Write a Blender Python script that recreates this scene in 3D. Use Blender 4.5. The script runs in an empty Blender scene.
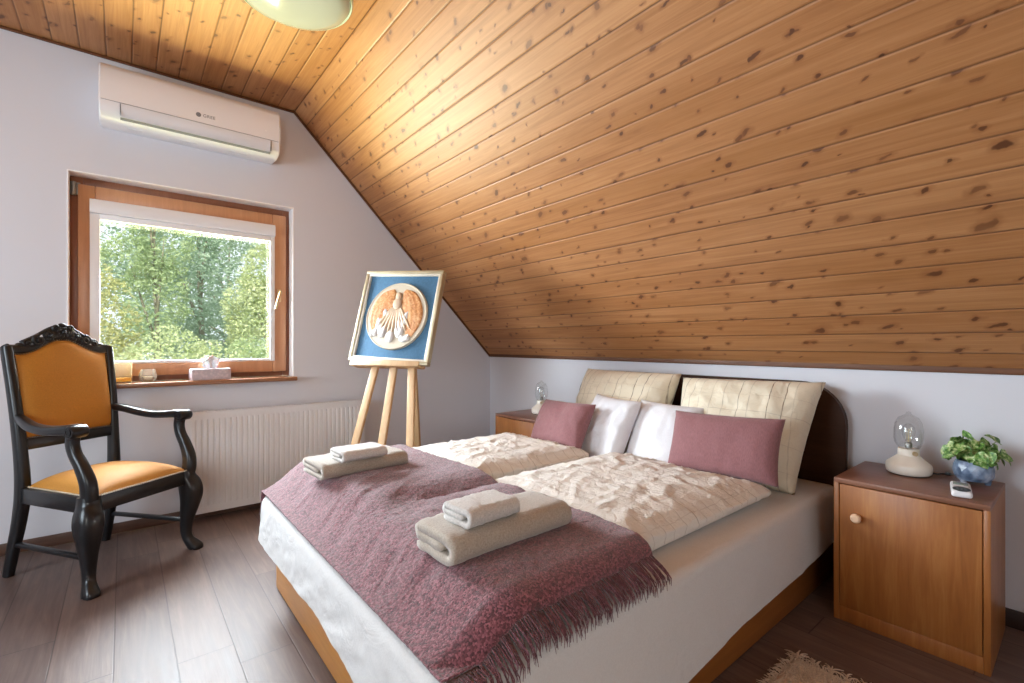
import bpy, bmesh, math, random
from math import sin, cos, pi, sqrt, radians, atan2
from mathutils import Vector, Matrix, noise

random.seed(7)
scene = bpy.context.scene
COL = scene.collection
UPV = Vector((0, 0, 1))

# ------------------------------------------------------------------ helpers
def lin(h):
    h = h.lstrip('#')
    out = []
    for i in (0, 2, 4):
        c = int(h[i:i+2], 16) / 255
        out.append(c / 12.92 if c <= .04045 else ((c + .055) / 1.055) ** 2.4)
    return (*out, 1)

def sstep(a, b, x):
    t = max(0, min(1, (x - a) / (b - a)))
    return t * t * (3 - 2 * t)

def lerp(a, b, t):
    return a + (b - a) * t

def ns(x, y=0, z=0):
    return noise.noise(Vector((x, y, z)))

def fbm(x, y=0, z=0, o=4):
    s = 0; a = .5; f = 1
    for _ in range(o):
        s += a * noise.noise(Vector((x * f, y * f, z * f))); a *= .5; f *= 2.03
    return s

def ridge(x, y=0, z=0, o=3):
    s = 0; a = .5; f = 1
    for _ in range(o):
        s += a * (1 - 2.2 * abs(noise.noise(Vector((x * f, y * f, z * f))))); a *= .5; f *= 2.1
    return s

def rot(axis, deg):
    return Matrix.Rotation(radians(deg), 4, axis)

def T(x, y, z):
    return Matrix.Translation((x, y, z))

def frame_matrix(origin, xdir, zdir):
    """matrix whose local x is xdir and local z is (about) zdir"""
    x = Vector(xdir).normalized(); z = Vector(zdir)
    y = z.cross(x).normalized(); z = x.cross(y).normalized()
    m = Matrix((x, y, z)).transposed().to_4x4()
    m.translation = Vector(origin)
    return m

def tag(o, label=None, cat=None, group=None, kind=None):
    if label: o['label'] = label
    if cat: o['category'] = cat
    if group: o['group'] = group
    if kind: o['kind'] = kind
    return o

def thing(name, label, cat, loc=(0, 0, 0), rz=0, group=None, kind=None):
    o = bpy.data.objects.new(name, None)
    o.empty_display_size = .1
    COL.objects.link(o)
    o.location = loc
    o.rotation_euler = (0, 0, radians(rz))
    return tag(o, label, cat, group, kind)

class MB:
    def __init__(s):
        s.bm = bmesh.new()
        s.uvl = None

    def _uv(s):
        if s.uvl is None:
            s.uvl = s.bm.loops.layers.uv.new('UVMap')
        return s.uvl

    def box(s, c, d, bev=0, seg=2, M=None, mi=0):
        r = bmesh.ops.create_cube(s.bm, size=1)
        vs = r['verts']
        for v in vs:
            v.co = Vector((v.co.x * d[0] + c[0], v.co.y * d[1] + c[1], v.co.z * d[2] + c[2]))
        fs = set(f for v in vs for f in v.link_faces)
        for f in fs: f.material_index = mi
        if bev > 0:
            es = list(set(e for v in vs for e in v.link_edges))
            q = bmesh.ops.bevel(s.bm, geom=es, offset=min(bev, min(d) * .49), segments=seg, affect='EDGES', profile=.5)
            vs = list(set(v for f in s.bm.faces if f.is_valid for v in f.verts if False)) or list(set(q['verts']) | set(v for v in vs if v.is_valid))
            for f in q['faces']: f.material_index = mi
        if M is not None:
            for v in vs: v.co = M @ v.co
        return s

    def b2(s, x0, x1, y0, y1, z0, z1, bev=0, seg=2, M=None, mi=0):
        return s.box(((x0+x1)/2, (y0+y1)/2, (z0+z1)/2), (abs(x1-x0), abs(y1-y0), abs(z1-z0)), bev, seg, M, mi)

    def sweep(s, pts, sizes, prof=None, hint=(0, 0, 1), cap=True, n=12, mi=0, closed=False):
        pts = [Vector(p) for p in pts]
        if prof is None:
            prof = [(cos(2*pi*i/n), sin(2*pi*i/n)) for i in range(n)]
        if not isinstance(sizes, (list, tuple)):
            sizes = [sizes] * len(pts)
        rings = []
        side = None
        N = len(pts)
        for i, p in enumerate(pts):
            a = pts[(i-1) % N] if (closed or i > 0) else pts[i]
            b = pts[(i+1) % N] if (closed or i < N-1) else pts[i]
            t = (b - a).normalized()
            if side is None:
                h = Vector(hint)
                if abs(t.dot(h)) > .98: h = Vector((1, 0, 0)) if abs(t.x) < .9 else Vector((0, 1, 0))
                side = t.cross(h).normalized()
            else:
                side = (side - t * side.dot(t)).normalized()
            u2 = side.cross(t).normalized()
            sz = sizes[i]
            if not isinstance(sz, (list, tuple)): sz = (sz, sz)
            rings.append([s.bm.verts.new(p + side * (q[0] * sz[0]) + u2 * (q[1] * sz[1])) for q in prof])
        m = len(prof)
        last = N if closed else N - 1
        for i in range(last):
            A = rings[i]; B = rings[(i+1) % N]
            for j in range(m):
                f = s.bm.faces.new((A[j], A[(j+1) % m], B[(j+1) % m], B[j])); f.material_index = mi
        if cap and not closed:
            f = s.bm.faces.new(list(reversed(rings[0]))); f.material_index = mi
            f = s.bm.faces.new(rings[-1]); f.material_index = mi
        return s

    def lathe(s, prof, n=32, M=None, mi=0, closed=False):
        rings = []
        for r, z in prof:
            if r < 1e-6:
                rings.append([s.bm.verts.new((0, 0, z))])
            else:
                rings.append([s.bm.verts.new((r*cos(2*pi*i/n), r*sin(2*pi*i/n), z)) for i in range(n)])
        L = len(rings)
        for k in range(L if closed else L-1):
            A = rings[k]; B = rings[(k+1) % L]
            for i in range(n):
                j = (i+1) % n
                if len(A) == 1 and len(B) == 1: continue
                if len(A) == 1: f = s.bm.faces.new((A[0], B[j], B[i]))
                elif len(B) == 1: f = s.bm.faces.new((A[i], A[j], B[0]))
                else: f = s.bm.faces.new((A[i], A[j], B[j], B[i]))
                f.material_index = mi
        if M is not None:
            for r in rings:
                for v in r: v.co = M @ v.co
        return s

    def grid(s, fn, nu, nv, mi=0, uv=None, wrapu=False):
        vs = [[s.bm.verts.new(fn(i/nu, j/nv)) for j in range(nv+1)] for i in range(nu if wrapu else nu+1)]
        ul = s._uv() if uv else None
        for i in range(nu):
            for j in range(nv):
                i2 = (i+1) % len(vs)
                f = s.bm.faces.new((vs[i][j], vs[i2][j], vs[i2][j+1], vs[i][j+1])); f.material_index = mi
                if uv:
                    for l, (a, b) in zip(f.loops, ((i, j), (i+1, j), (i+1, j+1), (i, j+1))):
                        l[ul].uv = uv(a/nu, b/nv)
        return s

    def prism(s, poly, y0, y1, M=None, mi=0):
        """polygon in x,z extruded along y"""
        A = [s.bm.verts.new((p[0], y0, p[1])) for p in poly]
        B = [s.bm.verts.new((p[0], y1, p[1])) for p in poly]
        n = len(poly)
        fs = [s.bm.faces.new(A), s.bm.faces.new(list(reversed(B)))]
        for i in range(n):
            fs.append(s.bm.faces.new((A[(i+1) % n], A[i], B[i], B[(i+1) % n])))
        for f in fs: f.material_index = mi
        if M is not None:
            for v in A + B: v.co = M @ v.co
        return s

    def ball(s, c, r, sub=2, sc=(1, 1, 1), M=None, mi=0):
        q = bmesh.ops.create_icosphere(s.bm, subdivisions=sub, radius=r)
        for v in q['verts']:
            v.co = Vector((v.co.x*sc[0], v.co.y*sc[1], v.co.z*sc[2])) + Vector(c)
            if M is not None: v.co = M @ v.co
        for f in set(f for v in q['verts'] for f in v.link_faces): f.material_index = mi
        return s

    def rbox(s, d, r, step, disp=None, mi=0, c=(0, 0, 0)):
        """dense rounded box centred at c; disp(p, n) -> p"""
        cnt = [max(2, int(round(q / step))) for q in d]
        seen = {}
        def vert(p):
            k = (round(p[0], 5), round(p[1], 5), round(p[2], 5))
            if k in seen: return seen[k]
            q = Vector(p)
            inn = Vector([max(-d[i]/2 + r, min(d[i]/2 - r, p[i])) for i in range(3)])
            off = q - inn
            nn = off.normalized() if off.length > 1e-9 else Vector((0, 0, 1))
            w = inn + nn * r + Vector(c)
            if disp: w = disp(w, nn)
            seen[k] = s.bm.verts.new(w)
            return seen[k]
        def coords(i):
            n = cnt[i]
            # denser towards the ends so that the round edge reads
            base = [-d[i]/2 + d[i]*k/n for k in range(n+1)]
            ex = [-d[i]/2 + r*.35, -d[i]/2 + r*.75, d[i]/2 - r*.35, d[i]/2 - r*.75]
            b = sorted(base + ex)
            out = [b[0]]
            for q in b[1:]:
                if q - out[-1] > 1e-4: out.append(q)
            return out
        cs = [coords(0), coords(1), coords(2)]
        for ax in range(3):
            a, b = [(1, 2), (2, 0), (0, 1)][ax]
            for sg in (-1, 1):
                for i in range(len(cs[a])-1):
                    for j in range(len(cs[b])-1):
                        ps = []
                        for (ii, jj) in ((i, j), (i+1, j), (i+1, j+1), (i, j+1)):
                            p = [0, 0, 0]; p[ax] = sg*d[ax]/2; p[a] = cs[a][ii]; p[b] = cs[b][jj]
                            ps.append(vert(p))
                        if sg < 0: ps.reverse()
                        if len(set(ps)) == 4:
                            f = s.bm.faces.new(ps); f.material_index = mi
        return s

    def build(s, name, mat, parent=None, smooth=True, angle=35, recalc=True, M=None):
        if recalc:
            bmesh.ops.recalc_face_normals(s.bm, faces=s.bm.faces)
        me = bpy.data.meshes.new(name)
        s.bm.to_mesh(me); s.bm.free()
        for m in (mat if isinstance(mat, (list, tuple)) else [mat]):
            me.materials.append(m)
        if smooth:
            me.shade_smooth()
            if angle < 180: me.set_sharp_from_angle(angle=radians(angle))
        o = bpy.data.objects.new(name, me)
        COL.objects.link(o)
        if parent is not None: o.parent = parent
        if M is not None: o.matrix_basis = M
        return o

SQ = []
for i in range(16):
    a = 2*pi*(i+.5)/16
    e = 4.5
    r = (abs(cos(a))**e + abs(sin(a))**e) ** (-1/e)
    SQ.append((cos(a)*r, sin(a)*r))

def crv(pts, n=6):
    """Catmull-Rom resample of a list of vectors / tuples (any length)"""
    P = [tuple(p) for p in pts]
    out = []
    for i in range(len(P)-1):
        p0 = P[max(0, i-1)]; p1 = P[i]; p2 = P[i+1]; p3 = P[min(len(P)-1, i+2)]
        for k in range(n):
            t = k/n
            out.append(tuple(.5*((2*b) + (-a+c)*t + (2*a-5*b+4*c-d)*t*t + (-a+3*b-3*c+d)*t**3) for a, b, c, d in zip(p0, p1, p2, p3)))
    out.append(P[-1])
    return out

# ------------------------------------------------------------------ materials
class NT:
    def __init__(s, name):
        s.m = bpy.data.materials.new(name)
        s.m.use_nodes = True
        s.t = s.m.node_tree
        s.t.nodes.clear()
        s.out = s.t.nodes.new('ShaderNodeOutputMaterial')
        s.b = None
    def n(s, typ, **kw):
        o = s.t.nodes.new('ShaderNode' + typ)
        for k, v in kw.items(): setattr(o, k, v)
        return o
    def l(s, a, b): s.t.links.new(a, b)
    def set(s, sock, v):
        if isinstance(v, bpy.types.NodeSocket): s.l(v, sock)
        else: sock.default_value = v
    def math(s, op, a, b=None, c=None, clamp=False):
        o = s.n('Math', operation=op); o.use_clamp = clamp
        s.set(o.inputs[0], a)
        if b is not None: s.set(o.inputs[1], b)
        if c is not None: s.set(o.inputs[2], c)
        return o.outputs[0]
    def vmath(s, op, a, b):
        o = s.n('VectorMath', operation=op); s.set(o.inputs[0], a); s.set(o.inputs[1], b); return o.outputs[0]
    def comb(s, x, y, z=0):
        o = s.n('CombineXYZ'); s.set(o.inputs[0], x); s.set(o.inputs[1], y); s.set(o.inputs[2], z); return o.outputs[0]
    def sep(s, v):
        o = s.n('SeparateXYZ'); s.l(v, o.inputs[0]); return o.outputs
    def coord(s, which='Object'):
        return s.n('TexCoord').outputs[which]
    def noise(s, vec, scale=5, detail=3, rough=.5, dist=0, dim='3D'):
        o = s.n('TexNoise', noise_dimensions=dim)
        if vec is not None: s.l(vec, o.inputs['Vector'])
        o.inputs['Scale'].default_value = scale; o.inputs['Detail'].default_value = detail
        o.inputs['Roughness'].default_value = rough; o.inputs['Distortion'].default_value = dist
        return o.outputs
    def ramp(s, fac, stops, interp='LINEAR'):
        o = s.n('ValToRGB'); o.color_ramp.interpolation = interp
        e = o.color_ramp.elements
        while len(e) < len(stops): e.new(.5)
        for k, (p, c) in enumerate(stops):
            e[k].position = p; e[k].color = c if not isinstance(c, str) else lin(c)
        s.l(fac, o.inputs[0]); return o.outputs[0]
    def mix(s, fac, a, b, mode='MIX'):
        o = s.n('Mix', data_type='RGBA', blend_type=mode)
        s.set(o.inputs[0], fac); s.set(o.inputs[6], a); s.set(o.inputs[7], b)
        return o.outputs[2]
    def mapr(s, v, a, b, c=0, d=1, smooth=False):
        o = s.n('MapRange', interpolation_type='SMOOTHSTEP' if smooth else 'LINEAR')
        s.set(o.inputs[0], v)
        for i, q in enumerate((a, b, c, d)): s.set(o.inputs[i+1], q)
        return o.outputs[0]
    def bump(s, h, strength=.3, dist=.01, prev=None):
        o = s.n('Bump'); o.inputs['Strength'].default_value = strength; o.inputs['Distance'].default_value = dist
        s.l(h, o.inputs['Height'])
        if prev is not None: s.l(prev, o.inputs['Normal'])
        return o.outputs[0]
    def pbsdf(s, color, rough=.5, normal=None, **kw):
        b = s.n('BsdfPrincipled'); s.b = b
        s.set(b.inputs['Base Color'], color); s.set(b.inputs['Roughness'], rough)
        if normal is not None: s.l(normal, b.inputs['Normal'])
        for k, v in kw.items(): s.set(b.inputs[k.replace('_', ' ')], v)
        s.l(b.outputs[0], s.out.inputs[0])
        return s.m

def plain(name, h, rough=.5, bump=0, bscale=60, var=0, **kw):
    t = NT(name)
    c = lin(h)
    col = c; nor = None
    if var or bump:
        co = t.coord()
    if var:
        f = t.noise(co, 6, 4)[0]
        d = tuple(q*(1-var) for q in c[:3]) + (1,); e = tuple(min(1, q*(1+var*.6)) for q in c[:3]) + (1,)
        col = t.ramp(f, [(.3, d), (.7, e)])
    if bump:
        nor = t.bump(t.noise(co, bscale, 3)[0], bump, .004)
    return t.pbsdf(col, rough, nor, **kw)

def wood(name, stops, axis=2, scale=1.0, rough=.4, bump=.08, stretch=14, **kw):
    t = NT(name)
    co = t.coord()
    x, y, z = t.sep(co)
    f = [stretch, stretch, stretch]; f[axis] = 1.2
    v = t.comb(t.math('MULTIPLY', x, f[0]*scale), t.math('MULTIPLY', y, f[1]*scale), t.math('MULTIPLY', z, f[2]*scale))
    a = t.noise(v, 2.2, 5, .62, .6)[0]
    b = t.noise(v, 9, 3, .6)[0]
    g = t.math('ADD', t.math('MULTIPLY', a, .75), t.math('MULTIPLY', b, .25))
    col = t.ramp(g, stops)
    return t.pbsdf(col, rough, t.bump(g, bump, .003), **kw)

def make_ceiling_mat():
    t = NT('pine_boards')
    u, v, _ = t.sep(t.coord('UV'))
    W = .113
    vb = t.math('DIVIDE', v, W)
    bid = t.math('FLOOR', vb)
    fr = t.math('FRACT', vb)
    wn = t.n('TexWhiteNoise', noise_dimensions='1D'); t.l(bid, wn.inputs['W'])
    rnd = wn.outputs['Value']
    uo = t.math('ADD', u, t.math('MULTIPLY', rnd, 17.3))
    # grain
    gv = t.comb(t.math('MULTIPLY', uo, 1.1), t.math('MULTIPLY', v, 22), rnd)
    g1 = t.noise(gv, 1.6, 6, .65, .9)[0]
    gv2 = t.comb(t.math('MULTIPLY', uo, .8), t.math('MULTIPLY', v, 90), rnd)
    g2 = t.noise(gv2, 1.5, 3, .6)[0]
    base = t.ramp(g1, [(.28, '#8c5830'), (.5, '#ad7647'), (.74, '#c08c5c')])
    base = t.mix(t.mapr(g2, .35, .75, 0, .34), base, lin('#8c5426'))
    tint = t.ramp(rnd, [(0, '#97643c'), (.5, '#b38055'), (1, '#c29166')])
    base = t.mix(.28, base, tint)
    big = t.noise(t.comb(t.math('MULTIPLY', uo, .9), t.math('MULTIPLY', v, 5), 3), 1.2, 3)[0]
    base = t.mix(t.mapr(big, .5, .75, 0, .5), base, lin('#96602c'))
    # knots, two sizes
    warp = t.noise(t.comb(u, v, 0), 16, 3)[1]
    masks = []
    for sc, keep, rad, st, seed in ((4.4, .36, .080, .8, 0), (7.0, .62, .096, .8, 31), (12, .46, .12, .7, 77)):
        kv = t.comb(t.math('MULTIPLY', t.math('ADD', t.math('MULTIPLY_ADD', v, .55, uo), seed), st), v, 0)
        kv = t.vmath('ADD', kv, t.vmath('MULTIPLY', t.vmath('SUBTRACT', warp, (.5, .5, .5)), (.06, .045, 0)))
        vo = t.n('TexVoronoi', voronoi_dimensions='2D'); t.l(kv, vo.inputs['Vector']); vo.inputs['Scale'].default_value = sc
        cr, cg, cb = t.sep(vo.outputs['Color'])
        on = t.math('LESS_THAN', cr, keep)
        r = t.math('MULTIPLY_ADD', cg, rad*.75, rad*.4)
        d = vo.outputs['Distance']
        core = t.math('MULTIPLY', on, t.mapr(t.math('DIVIDE', d, r), .55, 1.0, 1, 0, True))
        halo = t.math('MULTIPLY', on, t.mapr(t.math('DIVIDE', d, r), .9, 2.1, 1, 0, True))
        masks.append((core, halo, cb))
    for core, halo, cb in masks:
        base = t.mix(t.math('MULTIPLY', halo, .5), base, lin('#8a5530'))
        base = t.mix(t.math('MULTIPLY', core, t.mapr(cb, 0, 1, .45, .92)), base, lin('#512b15'))
    # grooves
    e = t.math('MINIMUM', fr, t.math('SUBTRACT', 1, fr))
    gm = t.mapr(e, .012, .034, 1, 0, True)
    base = t.mix(t.math('MULTIPLY', gm, t.math('MULTIPLY_ADD', rnd, .35, .5)), base, lin('#4a2a14'))
    hgt = t.math('SUBTRACT', t.math('MULTIPLY', g1, .06), t.mapr(e, .0, .07, 1, 0, True))
    nor = t.bump(hgt, .55, .004)
    return t.pbsdf(base, .5, nor)

def make_floor_mat():
    t = NT('laminate_planks')
    u, v, _ = t.sep(t.coord('UV'))
    W, L = .170, 1.28
    vr = t.math('DIVIDE', v, W); row = t.math('FLOOR', vr); fv = t.math('FRACT', vr)
    wn = t.n('TexWhiteNoise', noise_dimensions='1D'); t.l(row, wn.inputs['W'])
    ur = t.math('ADD', t.math('DIVIDE', u, L), t.math('MULTIPLY', wn.outputs['Value'], 1.0))
    colr = t.math('FLOOR', ur); fu = t.math('FRACT', ur)
    wn2 = t.n('TexWhiteNoise', noise_dimensions='2D'); t.l(t.comb(row, colr), wn2.inputs['Vector'])
    rnd = wn2.outputs['Value']
    uo = t.math('ADD', u, t.math('MULTIPLY', rnd, 9.7))
    g1 = t.noise(t.comb(t.math('MULTIPLY', uo, 1.3), t.math('MULTIPLY', v, 14), rnd), 2.0, 6, .65, .8)[0]
    g2 = t.noise(t.comb(t.math('MULTIPLY', uo, 3), t.math('MULTIPLY', v, 80), rnd), 1.6, 3, .6)[0]
    c = t.ramp(g1, [(.25, '#463632'), (.5, '#66544e'), (.75, '#837068')])
    c = t.mix(t.mapr(g2, .4, .8, 0, .35), c, lin('#3f2f2a'))
    c = t.mix(.3, c, t.ramp(rnd, [(0, '#54423b'), (.5, '#6d574d'), (1, '#7b6458')]))
    ev = t.math('MULTIPLY', t.math('MINIMUM', fv, t.math('SUBTRACT', 1, fv)), W)
    eu = t.math('MULTIPLY', t.math('MINIMUM', fu, t.math('SUBTRACT', 1, fu)), L)
    e = t.math('MINIMUM', ev, eu)
    gm = t.mapr(e, .0008, .0028, 1, 0)
    c = t.mix(t.math('MULTIPLY', gm, .65), c, lin('#2a1d18'))
    h = t.math('SUBTRACT', t.math('MULTIPLY', g2, .5), gm)
    return t.pbsdf(c, t.mapr(g1, .2, .8, .42, .54), t.bump(h, .22, .002), Specular_IOR_Level=.45)

def make_wall_mat():
    t = NT('white_plaster')
    co = t.coord()
    f = t.noise(co, 90, 3)[0]
    return t.pbsdf(lin('#d4d5dc'), .85, t.bump(f, .06, .003))

def striped(name, base, line, period=.058, cross=.13, coordname='UV', strength=.75, crinkle=.5, ax=(0, 1), cscale=16):
    """cream cloth woven with thin brown lines"""
    t = NT(name)
    c3 = t.sep(t.coord(coordname))
    co = t.coord(coordname)
    w = t.noise(co, 9, 2)[0]
    u = t.math('ADD', c3[ax[0]], t.math('MULTIPLY', t.math('SUBTRACT', w, .5), .012))
    v = t.math('ADD', c3[ax[1]], t.math('MULTIPLY', t.math('SUBTRACT', w, .5), .012))
    def lines(q, per, th):
        a = t.math('DIVIDE', q, per); i = t.math('FLOOR', a); f = t.math('FRACT', a)
        wn = t.n('TexWhiteNoise', noise_dimensions='1D'); t.l(i, wn.inputs['W'])
        d = t.math('ABSOLUTE', t.math('SUBTRACT', f, t.math('MULTIPLY_ADD', wn.outputs[0], .5, .25)))
        m = t.mapr(t.math('MULTIPLY', d, per), th*.4, th, 1, 0)
        return t.math('MULTIPLY', m, t.math('MULTIPLY_ADD', wn.outputs[0], .75, .25))
    m = t.math('MAXIMUM', lines(u, period, .0029), t.math('MULTIPLY', lines(v, cross, .0018), .55))
    brk = t.noise(co, 30, 2)[0]
    m = t.math('MULTIPLY', m, t.mapr(brk, .3, .6, .35, 1))
    fine = t.noise(co, 260, 2)[0]
    soft = t.noise(co, 5, 3)[0]
    b = t.mix(t.mapr(soft, .35, .7, 0, .35), lin(base), tuple(q*.86 for q in lin(base)[:3]) + (1,))
    col = t.mix(t.math('MULTIPLY', m, strength), b, lin(line))
    k = t.noise(co, cscale, 5, .62, 1.4)[0]
    nor = t.bump(k, crinkle, .02)
    nor = t.bump(fine, .12, .002, nor)
    return t.pbsdf(col, .8, nor, Sheen_Weight=.15)

def cloth(name, h, rough=.85, weave=220, wstr=.25, fold=.25, fscale=7, var=.12, sheen=.2, stretch=None):
    t = NT(name)
    co = t.coord()
    c = lin(h)
    vec = co
    if stretch:
        x, y, z = t.sep(co)
        vec = t.comb(t.math('MULTIPLY', x, stretch[0]), t.math('MULTIPLY', y, stretch[1]), t.math('MULTIPLY', z, stretch[2]))
    fine = t.noise(vec, weave, 3)[0]
    soft = t.noise(co, fscale, 4, .55, .8)[0]
    d = tuple(q*(1-var) for q in c[:3])+(1,); e = tuple(min(1, q*(1+var)) for q in c[:3])+(1,)
    col = t.ramp(fine, [(.3, d), (.7, e)])
    nor = t.bump(soft, fold, .02)
    nor = t.bump(fine, wstr, .003, nor)
    return t.pbsdf(col, rough, nor, Sheen_Weight=sheen)

def glass_thin(name, tint=(1, 1, 1, 1), rough=.0, refl=1.0):
    """thin pane or shell: fresnel mix of a clear and a mirror lobe"""
    t = NT(name)
    tr = t.n('BsdfTransparent'); tr.inputs[0].default_value = tint
    gl = t.n('BsdfGlossy'); gl.inputs['Roughness'].default_value = rough
    lw = t.n('LayerWeight'); lw.inputs[0].default_value = .5
    fac = t.math('MULTIPLY', t.math('MULTIPLY_ADD', t.math('POWER', lw.outputs['Facing'], 4.0), .75, .045), refl, clamp=True)
    mx = t.n('MixShader')
    t.l(fac, mx.inputs[0]); t.l(tr.outputs[0], mx.inputs[1]); t.l(gl.outputs[0], mx.inputs[2])
    t.l(mx.outputs[0], t.out.inputs[0])
    return t.m

def frosted(name, tint, milk, f):
    t = NT(name)
    tr = t.n('BsdfTransparent'); tr.inputs[0].default_value = tint
    b = t.n('BsdfPrincipled'); b.inputs['Base Color'].default_value = lin(milk); b.inputs['Roughness'].default_value = .15
    tl = t.n('BsdfTranslucent'); tl.inputs[0].default_value = lin(milk)
    m1 = t.n('MixShader'); m1.inputs[0].default_value = .5; t.l(b.outputs[0], m1.inputs[1]); t.l(tl.outputs[0], m1.inputs[2])
    lw = t.n('LayerWeight'); lw.inputs[0].default_value = .5
    m2 = t.n('MixShader'); t.l(t.math('MULTIPLY_ADD', t.math('POWER', lw.outputs['Facing'], 3.0), .6, f, clamp=True), m2.inputs[0])
    t.l(tr.outputs[0], m2.inputs[1]); t.l(m1.outputs[0], m2.inputs[2]); t.l(m2.outputs[0], t.out.inputs[0])
    return t.m
M = {}
M['ceil'] = make_ceiling_mat()
M['floor'] = make_floor_mat()
M['wall'] = make_wall_mat()
M['base_brown'] = wood('walnut_baseboard', [(.2, '#3c2820'), (.55, '#553a2e'), (.85, '#684a3b')], axis=0, rough=.45)
M['base_dark'] = wood('dark_baseboard', [(.2, '#231714'), (.55, '#34231e'), (.85, '#412d26')], axis=1, rough=.45)
M['trim'] = wood('brown_cover_strip', [(.2, '#4a2b17'), (.6, '#6a4022'), (.9, '#7b4d2b')], axis=1, rough=.5)
M['win_wood'] = wood('stained_larch', [(.2, '#b58360'), (.55, '#c8946e'), (.85, '#d4a481')], axis=2, rough=.32, bump=.04)
M['win_dark'] = wood('stained_larch_frame', [(.2, '#7d4c33'), (.6, '#8f5c42'), (.9, '#9e6b50')], axis=2, rough=.35, bump=.04)
M['sill'] = wood('brown_sill_board', [(.2, '#7a5038'), (.55, '#926548'), (.85, '#a47657')], axis=0, rough=.25, bump=.03)
M['white_plastic'] = plain('white_plastic', '#e6e7ea', .3)
M['white_plastic2'] = plain('white_plastic_flap', '#dfe1e6', .25)
M['grey_plastic'] = plain('grey_plastic', '#74777d', .4)
M['black_plastic'] = plain('black_plastic', '#17181b', .35)
M['rad_white'] = plain('radiator_enamel', '#dcdde0', .28)
M['brass'] = plain('pale_brass', '#d8c39a', .28, Metallic=.85)
M['steel'] = plain('brushed_steel', '#9a9a98', .35, Metallic=.9)
M['pane'] = glass_thin('window_pane_glass', (.97, .985, .975, 1))
M['clear'] = glass_thin('clear_lamp_glass', (.955, .965, .965, 1), .02, 1.6)
M['jar'] = frosted('votive_glass', (.95, .95, .91, 1), '#f4f3ee', .12)
M['amber'] = frosted('amber_jar_glass', (.97, .93, .80, 1), '#f2ead0', .07)
M['wax'] = plain('amber_wax', '#f0b434', .5, Subsurface_Weight=.2)
M['wax_white'] = plain('cream_wax', '#e9dfc8', .5)
M['opal'] = plain('opal_glass', '#a6a9a1', .12)
M['black_wood'] = plain('black_lacquered_wood', '#17181b', .30, bump=.05, bscale=40, var=.25)
M['velvet'] = cloth('orange_velvet', '#b87d28', .7, 300, .12, .2, 5, .16, .03)
M['nail'] = plain('antique_nail_heads', '#8d7d68', .35, Metallic=.7)
M['braid'] = cloth('pale_gimp_braid', '#c8b9a0', .8, 300, .4, .1)
M['pine'] = wood('pale_pine', [(.2, '#b38b62'), (.55, '#c8a47a'), (.85, '#d5b68e')], axis=2, rough=.5, bump=.05)
M['gold'] = plain('silvered_gold_frame', '#b9ad90', .42, bump=.2, bscale=50, var=.25, Metallic=.35)
M['frame_white'] = plain('white_inner_frame', '#dcd6c8', .5, bump=.1)
M['blue_mat'] = cloth('blue_mount_board', '#436d8d', .8, 60, .1, .3, 8, .10, .0)
M['disc'] = plain('cream_plaster_disc', '#bfb4a0', .65, bump=.25, bscale=40, var=.08)
def make_wing():
    t = NT('orange_feather_glaze')
    co = t.coord()
    f = t.noise(co, 38, 4, .65, 1.5)[0]
    g = t.noise(co, 12, 3)[0]
    c = t.ramp(f, [(.30, '#8f4f24'), (.45, '#b57238'), (.6, '#cc9a66'), (.75, '#d6bd98')])
    c = t.mix(t.mapr(g, .4, .7, 0, .4), c, lin('#c98f4a'))
    return t.pbsdf(c, .55, t.bump(f, .6, .004))
M['wing'] = make_wing()
M['robe'] = plain('pale_robe_glaze', '#c2a88c', .6, bump=.5, bscale=45, var=.22)
M['cloud'] = plain('white_relief_glaze', '#cdc9c6', .55, bump=.4, bscale=40, var=.08)
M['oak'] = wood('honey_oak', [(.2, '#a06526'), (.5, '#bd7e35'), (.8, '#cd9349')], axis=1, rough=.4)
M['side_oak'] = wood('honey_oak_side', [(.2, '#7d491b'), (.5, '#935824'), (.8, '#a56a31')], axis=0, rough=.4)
M['headboard'] = wood('dark_brown_headboard', [(.2, '#2c190d'), (.55, '#3d2414'), (.85, '#4c2f1b')], axis=1, rough=.5, Specular_IOR_Level=.15)
M['night'] = wood('teak_veneer', [(.2, '#7e4a22'), (.5, '#9c612e'), (.8, '#b27a42')], axis=2, rough=.36, scale=1.1)
M['night_top'] = wood('teak_veneer_top', [(.2, '#6b4634'), (.5, '#825742'), (.8, '#936652')], axis=1, rough=.34)
M['knob'] = plain('pale_beech_knob', '#e3c0a0', .4)
M['lamp_cream'] = plain('cream_enamel', '#f0ece0', .35)
M['sheet'] = cloth('white_cotton_sheet', '#d0cfce', .8, 240, .1, .35, 9, .04, .1)
M['duvet'] = striped('cream_striped_duvet', '#ebe7df', '#74583a', .06, .16, 'Object', .7, .55, (0, 1), 30)
M['pillow'] = striped('cream_striped_pillowcase', '#e3d9c2', '#5f4528', .062, .11, 'Object', 1.0, .45, (0, 1), 11)
M['white_cotton'] = cloth('white_cushion_cotton', '#dcdde2', .75, 200, .12, .3, 10, .04, .1)
M['pink_linen'] = cloth('dusty_pink_linen', '#895b5e', .85, 160, .4, .25, 8, .16, .25, (2.6, .5, 1))
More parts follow.
